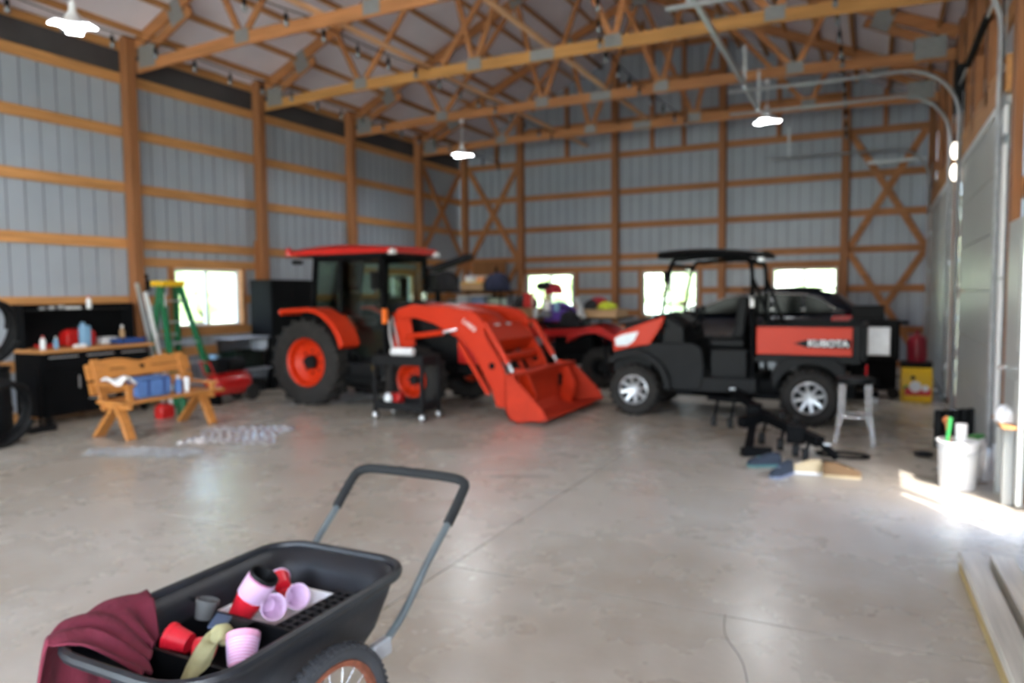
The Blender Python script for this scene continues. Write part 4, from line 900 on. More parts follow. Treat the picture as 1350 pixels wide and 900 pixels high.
one('fuel_can', M().loft([[(-.07*s, -.1*s, z), (.07*s, -.1*s, z), (.07*s, .1*s, z), (-.07*s, .1*s, z)] for s, z in ((1, 0), (1, .15), (.5, .19))]), REDP, (-8.15, 6.35, 0), 'red container on the floor behind the wooden bench', 'container', bev=.015)
one('bottle', M().lathe([(.001, 0), (.06, 0), (.06, .18), (.02, .22), (.001, .22)], (0, 0, 0), 'Z', 14), GREEN, (-8.2, 6.66, 0), 'green bottle on the floor behind the wooden bench', 'bottle')

# clear plastic film on the floor
def film(cx, cy, sx, sy, rz, label, seed, hh=.05):
    rnd = random.Random(seed); ph = [rnd.random()*6 for _ in range(8)]
    def f(u, v):
        x = (u-.5)*sx*(1+.08*math.sin(v*7+ph[0])); y = (v-.5)*sy*(1+.1*math.sin(u*6+ph[1]))
        z = abs(math.sin(u*29+ph[2]+2*math.sin(v*6+ph[3])))*abs(math.cos(v*23+ph[4]+1.5*math.sin(u*9+ph[5])))*hh+.006
        return (x, y, z)
    o = one('plastic_film', M().grid(64, 64, f), FILM, (cx, cy, 0), label, 'plastic sheet', rot=(0, 0, rz), smooth=70)
    return o
film(-6.28, 5.82, .95, .9, .5, 'shiny clear plastic film crumpled on the floor right of the bench', 3, .04)
film(-6.5, 4.80, 1.15, .4, .35, 'milky strip of clear plastic film on the floor before the bench', 5, .025)

# step ladder
L = thing('step_ladder', 'green fibreglass step ladder with yellow top leaning open by the left wall', 'ladder', (-9.1, 7.35, 0))
def lp(nm, mb, m, bev=.003, **k): return obj(nm, mb, m, L, world=True, bev=bev, **k)
def rail(y0, y1, x0, x1, m, nm): lp(nm, M().bar((x0, y0, 0.01), (x1, y1, 1.72), .05, .08, up=(1, 0, 0)), m)
rail(7.02, 7.11, -8.75, -9.1, GREEN, 'front_rail'); rail(7.74, 7.42, -8.75, -9.1, GREEN, 'front_rail')
rail(7.05, 7.13, -9.45, -9.14, GREEN, 'rear_rail'); rail(7.66, 7.38, -9.45, -9.14, GREEN, 'rear_rail')
lp('top_cap', M().box(-9.24, -9.0, 7.05, 7.44, 1.70, 1.78), YELLOW, .01)
for k in range(1, 6):
    z = .3*k; u = z/1.72; ya, yb = 7.02+.09*u, 7.74-.32*u; x = -8.75-.35*u
    lp('step', M().box(x-.08, x+.03, ya, yb, z-.02, z+.005), GALV)
for k in (1, 3): z = .3*k+.1; u = z/1.72; lp('rear_bar', M().bar((-9.45+.31*u, 7.05+.08*u, z), (-9.45+.31*u, 7.66-.28*u, z), .03, .04), GALV)
lp('label_plate', M().box(-8.98, -8.975, 7.07, 7.09, 1.0, 1.25).box(-9.0, -8.995, 7.08, 7.10, 1.4, 1.6), WHITE, 0)
for k, (y, x, hgt, m, lb) in enumerate(((6.93, -9.3, 1.62, WHITE, 'white board leaning upright left of the ladder'), (6.86, -9.38, 1.75, GALV, 'grey metal strip leaning upright between post and ladder'))):
    one('leaning_board', M().bar((.3, .12, 0), (0, 0, hgt), .05, .025, up=(1, 0, 0)), m, (x-.0, y+.08, .0), lb, 'board')
t = thing('power_tool', 'black cordless tool hanging on the left wall above the ladder', 'tool', (XL+.05, 6.98+.2, 1.72)); obj('body', M().box(-.05, .06, -.07, .07, -.08, .08), BLACKP, t, bev=.02); obj('battery', M().box(-.04, .05, -.05, .05, .09, .16), DKGREY, t, bev=.01)

# air compressor
Cc = thing('air_compressor', 'red air compressor with horizontal tank and black motor', 'compressor', (-8.5, 7.75, 0))
def cp(nm, mb, m, bev=0, **k): return obj(nm, mb, m, Cc, world=True, bev=bev, **k)
cp('tank', M().lathe([(.001, -.36), (.08, -.355), (.15, -.31), (.165, -.25), (.165, .25), (.15, .31), (.08, .355), (.001, .36)], (-8.5, 7.72, .27), 'Y', 28), REDP, smooth=50)
for x in (-8.34, -8.66): cp('wheel', M().lathe([(.04, -.025), (.11, -.03), (.125, -.015), (.125, .015), (.11, .03), (.04, .025), (.001, .02)], (x, 8.02, .125), 'X', 22), RUB)
cp('axle', M().tube([(-8.66, 8.02, .125), (-8.34, 8.02, .125)], .012, 6), GALV); cp('foot', M().box(-8.62, -8.38, 7.4, 7.48, 0, .13), BLACKM)
cp('platform', M().box(-8.62, -8.38, 7.42, 7.98, .43, .445), REDP)
cp('motor', M().lathe([(.001, -.15), (.09, -.15), (.1, -.1), (.1, .12), (.001, .14)], (-8.5, 7.84, .55), 'Y', 20), BLACKP); cp('pump', M().box(-8.58, -8.42, 7.42, 7.62, .445, .66), BLACKP, .015)
cp('air_filter', M().lathe([(.05, 0), (.055, .05), (.001, .06)], (-8.5, 7.46, .66), 'Z', 14), LBLUE); cp('handle', M().tube([(-8.6, 7.4, .4), (-8.6, 7.3, .62), (-8.4, 7.3, .62), (-8.4, 7.4, .4)], .013, 6), REDP)
# storage totes
for k, (z, m, lb) in enumerate(((.0, TOTE, 'lower grey see-through storage tote by the left wall'), (.40, TOTE, 'upper see-through storage tote with green contents'))):
    t = thing('storage_tote', lb, 'tote', (-9.15, 8.62, z)); hh = .36 if k == 0 else .47
    obj('tub', M().loft([[(-.2*s, -.36*s, zz), (.2*s, -.36*s, zz), (.2*s, .36*s, zz), (-.2*s, .36*s, zz)] for s, zz in ((.9, 0), (1, hh))], cap=True), m, t, bev=.015)
    obj('lid', M().box(-.225, .225, -.39, .39, hh, hh+.03), mat('tote_lid%d' % k, (158, 164, 176), .4, var=.03), t, bev=.012)
    obj('contents', M().box(-.165, .165, -.3, .3, .01, hh*.55).sphere((0, .1, hh*.5), .13, 10, sz=.5).sphere((.02, -.15, hh*.52), .12, 10, sz=.5), mat('green_cloth_contents' if k else 'grey_contents', (40, 72, 50) if k else (92, 98, 106), .9, var=.4, scale=12), t, stuff=True)
t = thing('locker', 'tall black two-door locker between post and tractor', 'cabinet', (-9.17, 9.56, 0))
obj('cabinet_body', M().box(-.24, .22, -.5, .5, 0, 1.82), BLACKM, t, bev=.006)
for y0_, y1_ in ((-.495, -.005), (.005, .495)):
    d = obj('door', M().box(.22, .24, y0_, y1_, .05, 1.79), BLACKM, t, bev=.004)
    obj('handle', M().box(.24, .26, (-.04 if y0_ < -.1 else .03), (-.03 if y0_ < -.1 else .04), .85, 1.05), GALV, d)

# ================================================================== MIDDLE
S = thing('tool_cart', 'black three-frame rolling cart with pale caster hubs before the front wheel', 'cart', (-5.28, 7.6, 0))
def sp2(nm, mb, m, bev=.004, **k): return obj(nm, mb, m, S, world=True, bev=bev, **k)
cx0, cx1, cy0, cy1 = -5.62, -4.92, 7.42, 7.80
for x in (cx0, cx1):
    for y in (cy0, cy1): sp2('post', M().box(x-.022, x+.022, y-.022, y+.022, .12, .80), DKGREY)
sp2('top_tray', M().box(cx0, cx1, cy0, cy1, .70, .72).box(cx0, cx1, cy0-.012, cy0+.008, .68, .80).box(cx0, cx1, cy1-.008, cy1+.012, .68, .80).box(cx0-.01, cx0+.01, cy0, cy1, .68, .8).box(cx1-.01, cx1+.01, cy0, cy1, .68, .8), DKGREY)
sp2('bottom_tray', M().box(cx0, cx1, cy0, cy1, .13, .15).box(cx0, cx1, cy0-.012, cy0+.008, .12, .22).box(cx0, cx1, cy1-.008, cy1+.012, .12, .22).box(cx0-.01, cx0+.01, cy0, cy1, .12, .22).box(cx1-.01, cx1+.01, cy0, cy1, .12, .22), DKGREY)
for x in (cx0, cx1):
    for y in (cy0, cy1):
        c_ = sp2('caster', M().lathe([(.018, -.018), (.05, -.018), (.05, .018), (.018, .018)], (x, y, .05), 'Y', 16).box(x-.02, x+.02, y-.024, y+.024, .08, .125), BLACKP)
        h_ = M().lathe([(.001, -.022), (.03, -.022), (.03, .022), (.001, .022)], (x, y, .05), 'Y', 12); o_ = rootpos(S); h_.v = [tuple(Vector(v)-o_) for v in h_.v]; obj('caster_hub', h_, WHITE, c_)
one('paper_roll', M().lathe([(.001, -.16), (.045, -.16), (.055, -.15), (.055, .15), (.045, .16), (.001, .16)], (0, 0, 0), 'X', 18), WHITE, (-5.32, 7.6, .832), 'white roll lying on top of the black cart', 'paper roll', smooth=40)
one('spray_can', M().lathe([(.001, -.05), (.03, -.05), (.03, .05), (.001, .05)], (0, 0, 0), 'X', 14), GALV, (-5.06, 7.55, .752), 'small grey can lying in the top of the black cart', 'can')
one('oil_can', M().lathe([(.001, 0), (.05, 0), (.05, .12), (.02, .16), (.001, .16)], (0, 0, 0), 'Z', 14), WHITE, (-5.52, 7.55, .151), 'white can on the lower tray of the black cart', 'can')
one('red_case', M().box(-.08, .08, -.06, .06, 0, .14), REDP, (-5.5, 7.7, .151), 'dark red case on the lower tray of the black cart', 'case', bev=.01)

# shelving behind the tractor
R2 = thing('shelving_unit', 'black wire shelving behind the tractor hood loaded with bins', 'shelving', (-7.55, 13.2, 0))
def rp(nm, mb, m, bev=.003, **k): return obj(nm, mb, m, R2, world=True, bev=bev, **k)
for x in (-8.45, -6.72):
    for y in (13.0, 13.5): rp('post', M().tube([(x, y, 0), (x, y, 1.62)], .018, 6), BLACKM)
for z in (.3, .75, 1.18, 1.6): rp('shelf', M().box(-8.48, -6.69, 12.98, 13.52, z-.015, z+.015), BLACKM)
def boxy(nm, x, y, z, sx, sy, sz, m, label, cat='box', lidm=None, rz=0):
    t = thing(nm, label, cat, (x, y, z), rz)
    obj('box_body', M().box(-sx/2, sx/2, -sy/2, sy/2, 0, sz*.9), m, t, bev=.01); obj('lid', M().box(-sx/2-.008, sx/2+.008, -sy/2-.008, sy/2+.008, sz*.9, sz), lidm or m, t, bev=.006); return t
CLOTHD = mat('black_cloth', (24, 24, 28), .9, var=.4, scale=8); PURP = mat('purple_cloth', (92, 60, 150), .8, var=.2); LIME = mat('lime_yellow_cloth', (180, 190, 40), .7, var=.2); DRED = mat('dark_red_cloth', (150, 32, 44), .85, var=.15)
boxy('storage_bin', -7.28, 13.22, 1.195, .3, .36, .34, mat('clear_blue_bin', (120, 136, 170), .3), 'clear bin of blue things on the upper shelf behind the tractor', 'bin', WHITE)
boxy('storage_bin', -7.62, 13.22, 1.195, .26, .36, .33, mat('pale_bin', (176, 180, 190), .3), 'pale bin with a red label on the upper shelf', 'bin', WHITE)
boxy('storage_bin', -8.0, 13.22, 1.195, .2, .3, .2, WHITE, 'small white bin at the left on the upper shelf', 'bin', BLACKP)
boxy('storage_bin', -6.9, 13.22, 1.195, .26, .34, .3, mat('sage_bin', (160, 172, 156), .4), 'greenish grey bin at the right end of the upper shelf', 'bin', BLACKP)
boxy('storage_bin', -7.2, 13.25, .765, .5, .4, .36, DKGREY, 'dark bin on the middle shelf behind the tractor', 'bin', BLACKP)
boxy('carton', -7.42, 13.25, 1.616, .5, .4, .17, CARTON, 'tan and yellow cardboard carton on top of the shelving', 'box', YELLOW)
boxy('small_box', -7.5, 13.2, 1.787, .18, .2, .14, WHITE, 'white box stacked on the carton', 'box', mat('lilac_lid', (170, 160, 200), .5))
boxy('small_box', -7.24, 13.2, 1.787, .16, .2, .13, mat('peach_box', (220, 150, 110), .6), 'orange and white box stacked on the carton', 'box', WHITE)
def heap(nm, loc, sx, sy, sz, m, label, cat, seed, n=5):
    rnd = random.Random(seed); mb = M()
    ph = [rnd.random()*6 for _ in range(6)]; secs_ = []
    for i in range(9):
        t_ = i/8; rr = max(.03, 1-t_**2.6)**.5; ring = []
        for j in range(24):
            a = 2*PI*j/24; q = 1+.16*math.sin(3*a+ph[0]+2*t_)+.1*math.sin(7*a+ph[1]-3*t_)
            ring.append((sx/2*rr*q*math.cos(a), sy/2*rr*q*math.sin(a), sz*t_*(1+.22*(1.05-t_)*math.sin(4*a+ph[2]))))
        secs_.append(ring)
    return one(nm, mb.loft(secs_), m, loc, label, cat, smooth=70)
heap('clothes_heap', (-6.86, 13.2, 1.616), .5, .5, .36, mat('navy_cloth', (30, 34, 58), .9, var=.3), 'heap of dark navy cloth on the right end of the shelving top', 'cloth', 11)
heap('folded_tarp', (-8.16, 13.25, 1.616), .66, .52, .42, CLOTHD, 'black tarp bundled on the left end of the shelving top', 'tarp', 12)
t = thing('folding_chairs', 'black folded camp chair laid across the tarp on the shelving', 'chair', (-8.02, 13.25, 2.17))
obj('seat_cloth', M().cbox((0, 0, .02), .95, .34, .11, Matrix.Rotation(-.28, 3, 'Y')), CLOTHD, t, bev=.02)
for k in (-1, 1): obj('leg', M().tube([(-.5, .1*k, -.08), (.52, .1*k, .2)], .014, 6), BLACKM, t)
for k, (x, m, lb) in enumerate(((-6.35, DKGREY, 'dark grey bin on the floor right of the shelving'), (-5.95, WHITE, 'pale bin on the floor farther right of the shelving'))): boxy('storage_bin', x, 13.3, 0, .36, .45, .42, m, lb, 'bin')
one('leaning_pipe', M().tube([(0, 0, 0), (.05, .3, 2.2)], .03, 8), BLACKM, (-8.42, 15.7, 0), 'dark pipe leaning on the plywood sheet at the back wall', 'pipe')
boxy('cabinet', -8.95, 12.2, 0, .5, .8, 1.5, mat('brown_cabinet', (64, 44, 34), .6), 'brown cabinet by the left wall behind the tractor', 'cabinet')
boxy('tool_chest', -6.1, 14.9, 0, .8, .5, .95, mat('grey_chest', (84, 86, 90), .5), 'dark grey chest near the back wall between shelving and quad bike', 'chest', REDP)

# gear on the quad bike
for k, (x, y, sx, sy, sz, m, lb) in enumerate(((-5.4, 11.7, .5, .6, .16, CARTON, 'tan case on the left rack of the quad bike'), (-4.08, 11.7, .62, .6, .14, CARTON, 'shallow tan box on the right rack of the quad bike'))):
    boxy('carrier_box', x, y, 1.135, sx, sy, sz, m, lb, 'box')
heap('jacket', (-4.86, 11.62, 1.07), .6, .45, .33, PURP, 'purple garment heaped on the seat of the quad bike', 'garment', 21)
heap('blanket', (-4.24, 11.8, 1.28), .34, .4, .2, DRED, 'dark red cloth on the right rack of the quad bike', 'cloth', 22)
heap('safety_vest', (-3.98, 11.5, 1.28), .30, .3, .12, LIME, 'lime yellow cloth on the right end of the quad bike rack', 'cloth', 23)
heap('rucksack', (-5.5, 11.6, 1.3), .4, .4, .24, CLOTHD, 'black bag on the left rack of the quad bike', 'bag', 24)
boxy('red_case', -5.32, 11.35, 1.3, .14, .16, .26, REDP, 'upright red case on the left rack of the quad bike', 'case')
heap('gear_bag', (-4.56, 11.36, 1.0), .34, .3, .26, CLOTHD, 'black bag strapped low between the quad bike racks', 'bag', 25)
heap('grey_gloves', (-5.0, 11.33, 1.145), .22, .2, .12, mat('grey_cloth', (120, 124, 132), .9), 'grey cloth at the front edge of the left quad bike rack', 'cloth', 26)
heap('dark_cloth', (-4.22, 11.42, 1.28), .2, .18, .16, CLOTHD, 'black cloth between red and yellow cloths on the quad bike', 'cloth', 27)
t = thing('cap', 'red baseball cap resting on the gear before the back window', 'cap', (-4.97, 11.62, 1.53), .3)
obj('crown', M().lathe([(.16, 0), (.165, .06), (.14, .14), (.08, .19), (.001, .2)], (0, 0, 0), 'Z', 20), DRED, t, smooth=60)
obj('brim', M().add([(.1+.14*math.sin(a)*1.0+.06, .13*math.cos(a), .0-.03*math.sin(a)) for a in [PI*i/10 for i in range(11)]]+[(.1, -.13, 0), (.1, .13, 0)], [tuple(range(11))]), BLACKP, t, thick=.008)
t = thing('bike_mirror', 'black oval mirror on a stalk above the quad bike', 'mirror', (-5.1, 11.4, 1.2))
obj('mirror_head', M().sphere((0, 0, .47), .1, 14, sz=.75, sx=1.15, sy=.35).sphere((.09, 0, .5), .07, 12, sz=.8, sy=.4), BLACKP, t, smooth=60); obj('stalk', M().tube([(.02, 0, 0), (.01, 0, .42)], .01, 6), BLACKM, t)
one('metal_tube', M().tube([(0, 0, 0), (-.13, -.05, .34)], .035, 10), GALV, (-4.27, 11.25, 1.14), 'short silver tube standing in front of the purple garment', 'tube')
for k, (x, y, z, r, m, lb) in enumerate(((-4.96, 11.3, 1.36, .06, WHITE, 'white bottle below the red cap'), (-4.80, 11.34, 1.34, .05, LBLUE, 'pale blue bottle right of the one under the cap'), (-4.36, 11.3, 1.28, .05, WHITE, 'white bottle beside the silver tube'), (-5.18, 11.32, 1.135, .05, GALV, 'grey jar at the edge of the left rack'))):
    one('bottle', M().lathe([(.001, 0), (r, 0), (r, .12), (r*.5, .16), (.001, .17)], (0, 0, 0), 'Z', 14), m, (x, y, z-.1 if z > 1.2 else z), lb, 'bottle')

# ================================================================== RIGHT SIDE
t = thing('grill', 'black gas grill with stainless front behind the cargo box', 'grill', (-.02, 11.88, 0))
obj('cart_body', M().box(-.3, .3, -.22, .22, .12, .55), BLACKM, t, bev=.01); obj('grill_body', M().box(-.33, .33, -.25, .25, .55, 1.12), BLACKP, t, bev=.03)
obj('front_panel', M().box(-.09, .21, -.262, -.25, .62, 1.02), mat('stainless_panel', (214, 214, 214), .28, metal=.75), t, bev=.02); obj('side_table', M().box(.33, .44, -.2, .2, 1.06, 1.1), BLACKM, t, bev=.01)
for x in (-.26, .26): obj('wheel', M().lathe([(.001, -.02), (.08, -.02), (.08, .02), (.001, .02)], (x, -.24, .08), 'Y', 16), RUB, t)
boxy('case', -.1, 11.88, 1.125, .42, .3, .2, BLACKP, 'black hard case on top of the grill', 'case')
one('gas_cylinder', M().lathe([(.001, 0), (.12, 0), (.13, .05), (.13, .3), (.1, .38), (.03, .4), (.03, .46), (.001, .46)], (0, 0, 0), 'Z', 20), mat('dark_red_gas_bottle', (150, 30, 48), .4), (.56, 12.42, .48), 'dark red gas bottle on the crate right of the grill', 'gas bottle', smooth=40)
boxy('crate', .55, 12.42, 0, .4, .44, .475, BLACKP, 'black crate under the red gas bottle', 'crate')
t = thing('floor_jack', 'low black trolley jack on the floor behind the bar stool', 'jack', (-.25, 11.1, 0), .1)
obj('body', M().box(-.35, .3, -.14, .14, .05, .16), BLACKM, t, bev=.02); obj('handle', M().tube([(.1, 0, .15), (.25, 0, .3), (-.05, 0, .75)], .02, 8), BLACKM, t)
for x in (-.3, .25):
    for y in (-.15, .15): obj('wheel', M().lathe([(.001, -.02), (.05, -.02), (.05, .02), (.001, .02)], (x, y, .05), 'Y', 12), GALV, t)
t = thing('feed_bag', 'yellow bag of pet food standing by the far overhead door', 'bag', (.52, 11.5, 0), .05)
obj('sack', M().loft([[(-.19*a, -.07*b, z), (0, -.09*b, z), (.19*a, -.07*b, z), (.19*a, .07*b, z), (0, .09*b, z), (-.19*a, .07*b, z)] for a, b, z in ((.93, .9, 0), (1, 1.1, .1), (1, 1, .3), (.98, .5, .42), (1, .08, .47))]), YELLOW, t, smooth=40)
obj('printed_band', M().box(-.15, .17, -.108, -.1, .1, .2), mat('red_print', (200, 40, 44), .5), t, bev=.0); obj('printed_picture', M().lathe([(.001, 0), (.075, 0)], (-.02, -.109, .22), 'Y', 16).lathe([(.001, 0), (.045, 0)], (.1, -.1095, .2), 'Y', 14), WHITE, t); obj('printed_leaf', M().lathe([(.001, 0), (.035, 0)], (-.13, -.107, .2), 'Y', 10), mat('green_print', (60, 150, 70), .5), t); obj('printed_mark', M().lathe([(.001, 0), (.03, 0)], (-.05, -.1, .34), 'Y', 12), BLACKP, t)

# chrome bar stool
S3 = thing('bar_stool', 'chrome bar stool with doubled legs and foot ring beside the rear wheel', 'stool', (-.17, 8.2, 0))
for sx_, sy_ in ((-1, -1), (1, -1), (1, 1), (-1, 1)):
    lg = M()
    for d_ in (-.018, .018):
        lg.tube(smoothpath([(sx_*.12+d_, sy_*.12, .6), (sx_*.125+d_, sy_*.125, .4), (sx_*.13+d_, sy_*.13, .27), (sx_*.155+d_*.6, sy_*.155, .15), (sx_*.175+d_*.4, sy_*.175, 0)], 4), .0125, 8)
    obj('leg', lg, CHROME, S3)
obj('foot_ring', M().tube([(.165*math.cos(a), .165*math.sin(a), .27) for a in [2*PI*i/28 for i in range(28)]], .012, 8, closed=True), CHROME, S3)
obj('seat', M().lathe([(.001, .6), (.165, .6), (.175, .62), (.17, .66), (.001, .675)], (0, 0, 0), 'Z', 28), BLACKP, S3)

# bicycle carrier lying on the floor
Q = thing('bicycle_carrier', 'black hitch bicycle carrier lying on the floor with cradles and straps', 'bicycle carrier', (-.8, 7.9, 0))
def qp(nm, mb, m=BLACKM, bev=0, **k): return obj(nm, mb, m, Q, world=True, bev=bev, **k)
qp('main_beam', M().bar((-1.15, 8.1, .27), (-.42, 7.0, .2), .09, .09).bar((-.42, 7.0, .2), (-.28, 6.85, .10), .05, .05), bev=.005)
qp('upper_mast', M().bar((-1.5, 8.9, .36), (-1.1, 8.05, .30), .07, .08)); qp('rear_beam', M().bar((-1.75, 8.7, .3), (-1.2, 8.35, .33), .04, .05))
qp('base_bar', M().bar((-1.06, 7.12, .03), (-1.14, 8.15, .25), .07, .08)); qp('side_arm', M().bar((-1.2, 7.6, .22), (-1.0, 7.95, .26), .08, .1)); qp('folding_joint', M().box(-1.2, -1.06, 7.9, 8.1, .2, .36), bev=.015); qp('end_plate', M().box(-.72, -.56, 7.12, 7.3, .14, .3), bev=.01); qp('base_foot', M().bar((-1.1, 7.02, .05), (-.86, 7.18, .04), .06, .08))
for (x, y, z) in ((-1.13, 8.0, .25), (-.98, 7.75, .24), (-.78, 7.52, .23), (-.62, 7.28, .2), (-.52, 7.12, .2), (-1.62, 8.6, .3), (-1.42, 8.5, .3)):
    c_ = qp('cradle_arm', M().bar((x, y, z), (x-.02, y-.12, .06), .025, .03))
    o_ = rootpos(Q); cd_ = M().bar(Vector((x-.02, y-.12, .13))-o_, Vector((x-.02, y-.14, .02))-o_, .06, .05); obj('rubber_cradle', cd_, BLACKP, c_, bev=.01)
for (x, y) in ((-1.12, 8.02), (-.8, 7.55), (-.66, 7.38)): qp('clamp_knob', M().lathe([(.001, 0), (.03, 0), (.03, .05), (.001, .05)], (x, y, .3), 'Z', 12), BLACKP)
qp('wheel_hoop', M().tube([(-.33+.2*math.cos(a), 6.86+.12*math.sin(a)-.1*math.cos(a), .02+.012*math.sin(a)) for a in [2*PI*i/28 for i in range(28)]], .012, 7, closed=True)); qp('wheel_hoop', M().tube([(-.25+.22*math.cos(a), 7.35+.12*math.sin(a), .03) for a in [2*PI*i/28 for i in range(28)]], .014, 7, closed=True))
qp('strap', M().tube(smoothpath([(-.6, 7.15, .1), (-.5, 6.95, .015), (-.35, 6.8, .015), (-.2, 6.75, .015)]), .008, 6), BLACKP)
for (x, y, z) in ((-.36, 6.93, .2), (-1.5, 8.85, .4)): qp('pale_tag', M().cbox((x, y, z), .06, .04, .015), HEADL)

# shoes
def shoe(x, y, rz, up_m, sole_m, label, group=None, z=0, roll=0):
    t = thing('shoe', label, 'shoe', (x, y, z), rz, group); t.rotation_euler = (roll, 0, rz)
    prof = [(-.145, .03, .07), (-.13, .042, .10), (-.07, .045, .10), (-.03, .046, .092), (.03, .05, .07), (.09, .052, .055), (.13, .045, .042), (.15, .02, .022)]
    obj('sole', M().loft([[(x_, -w_, .0), (x_, w_, .0), (x_, w_, .022), (x_, -w_, .022)] for x_, w_, h_ in prof]), sole_m, t, bev=.004)
    obj('upper', M().loft([[(x_, -w_*.92, .022), (x_, -w_*.8, .022+h_*.7), (x_, -w_*.3, .022+h_), (x_, w_*.3, .022+h_), (x_, w_*.8, .022+h_*.7), (x_, w_*.92, .022)] for x_, w_, h_ in prof]), up_m, t, smooth=60)
    obj('laces', M().box(-.01, .06, -.018, .018, .078, .088), sole_m, t, bev=.004); return t
TAN = mat('tan_suede', (192, 174, 140), .85, var=.15); BRN = mat('brown_suede', (120, 92, 62), .85); DSH = mat('dark_shoe_cloth', (34, 44, 58), .8); TEAL = mat('teal_sole', (70, 120, 122), .6); GSOLE = mat('grey_sole', (120, 128, 150), .6)
shoe(-.86, 6.72, 3.6, DSH, TEAL, 'dark shoe with teal sole, farther left of the four'); shoe(-.68, 6.42, 4.3, DSH, GSOLE, 'dark shoe with grey sole pointing towards the camera')
shoe(-.52, 6.60, 3.3, TAN, WHITE, 'pale tan shoe next to the dark pair'); shoe(-.23, 6.58, .1, BRN, TAN, 'brown shoe with tan toe, rightmost of the four')

# white bucket and things in it
t = thing('bucket', 'white plastic bucket in the patch of sunlight by the right wall', 'bucket', (.60, 6.62, 0))
obj('pail', M().lathe([(.001, .004), (.125, .0), (.145, .37), (.138, .37), (.119, .012), (.001, .012)], (0, 0, 0), 'Z', 32), WHITE, t, smooth=50)
obj('rim', M().tube([(.147*math.cos(a), .147*math.sin(a), .365) for a in [2*PI*i/28 for i in range(28)]], .008, 6, closed=True), WHITE, t); obj('handle', M().tube([(.15*math.cos(a), .15*math.sin(a)*.95-.01, .34-.06*abs(math.sin(a))) for a in [PI+PI*i/14 for i in range(15)]], .004, 6), GALV, t)
GRN = mat('bright_green_plastic', (60, 160, 84), .5)
one('watering_wand', M().tube([(0, 0, 0), (-.02, 0, .30), (0, 0, .50)], [.012, .013, .018], 10), GRN, (.54, 6.6, .05), 'bright green tool handle standing in the white bucket', 'tool')
one('tumbler', M().lathe([(.001, 0), (.035, 0), (.042, .34), (.001, .34)], (0, 0, 0), 'Z', 14), WHITE, (.61, 6.56, .17), 'white tube sticking out of the white bucket', 'tube')
one('trowel', M().bar((0, 0, 0), (-.06, .03, .44), .03, .02).sphere((-.063, .03, .46), .03, 10), mat('orange_brown_wood', (190, 110, 60), .6), (.585, 6.68, .05), 'brown wooden handle at the back of the white bucket', 'tool')
# sacks and boots behind it
heap('seed_sack', (.84, 7.62, 0), .34, .34, .26, mat('green_sack', (84, 160, 84), .6, var=.25, scale=5), 'green and white sack slumped behind the bucket', 'sack', 31)
heap('white_sack', (.83, 7.15, 0), .24, .4, .30, WHITE, 'white sack slumped by the wooden post on the right', 'sack', 32)
heap('blue_rag', (.62, 7.25, 0), .2, .24, .04, LBLUE, 'light blue rag flat on the floor behind the bucket', 'rag', 33)
for k in range(5):
    one('drain_tube', M().lathe([(.045, 0), (.045, .36), (.038, .36), (.038, .01), (.001, .01)], (0, 0, 0), 'Z', 14), [BLACKP, DKGREY, BLACKP, DKGREY, BLACKP][k], (.58+.075*k, 8.25+.06*k, 0), ['leftmost', 'second from the left', 'middle', 'second from the right', 'rightmost'][k]+' of five black tubes standing by the nearer overhead door', 'tube', 'black tubes by the overhead door')
one('work_glove', M().sphere((0, 0, .03), .07, 12, sz=.4, sx=1.3), BLACKP, (.42, 7.7, 0), 'small black glove on the floor left of the bucket', 'glove', smooth=60)

# open walk door, side table, bin, lumber at the right edge
t = struct('door_3', label='grey entry door standing open flat against the right wall')
dl = M().box(-.022, .022, 0, .62, .02, 2.05); o_ = obj('door_leaf', dl, DOORP, t, bev=.004); pl = M().box(-.028, -.02, .1, .52, .3, .9).box(-.028, -.02, .1, .52, 1.1, 1.9); obj('raised_panel', pl, DOORP, o_, bev=.004)
obj('lever_handle', M().tube([(-.02, .57, .95), (-.07, .57, .95), (-.075, .46, .95)], .01, 8).lathe([(.028, -.03), (.028, -.02)], (0, .57, .95), 'X', 14), CHROME, t)
t.location = (.925, 6.09, 0); t.rotation_euler = (0, 0, .01)
t = thing('side_table', 'pale grey stand with a brown wooden edge before the open entry door', 'stand', (.88, 6.38, 0))
obj('panel', M().box(-.045, .02, -.2, -.12, 0, .56), DOORP, t, bev=.004); obj('panel', M().box(-.045, .02, .16, .2, 0, .56), DOORP, t, bev=.004); obj('top', M().box(-.07, .03, -.28, .24, .56, .585), W[1], t, bev=.004)
heap('white_rag', (.86, 6.36, .586), .12, .26, .12, WHITE, 'white rag lying on the stand by the open entry door', 'rag', 34)
t = thing('waste_bin', 'black bin at the right edge of the picture', 'bin', (.872, 4.36, 0)); 
obj('bin_body', M().lathe([(.001, 0), (.07, 0), (.085, .42), (.078, .42), (.065, .01)], (0, 0, 0), 'Z', 24), BLACKP, t); obj('rim', M().tube([(.085*math.cos(a), .085*math.sin(a), .42) for a in [2*PI*i/24 for i in range(24)]], .006, 6, closed=True), BLACKP, t)
LUM = woodmat('weathered_lumber', (196, 190, 178), 1, .7)
for k, (x, y0_, y1_, z0, z1, lb, m) in enumerate(((.50, 2.0, 4.62, 0, .05, 'weathered board on the floor, left, tan edge showing', woodmat('tan_lumber', (176, 154, 106), 1, .7)), (.505, 2.1, 4.68, .051, .10, 'pale grey board lying on the left tan board', LUM), (.66, 1.9, 4.72, 0, .085, 'pale grey board on the floor, right of the stacked pair', LUM))):
    one('lumber_board', M().box(-.055, .055, y0_-3.3, y1_-3.3, 0, z1-z0), m, (x+.03, 3.3, z0), lb, 'lumber', 'boards on the floor at the right edge', bev=.004, rot=(0, 0, .03))

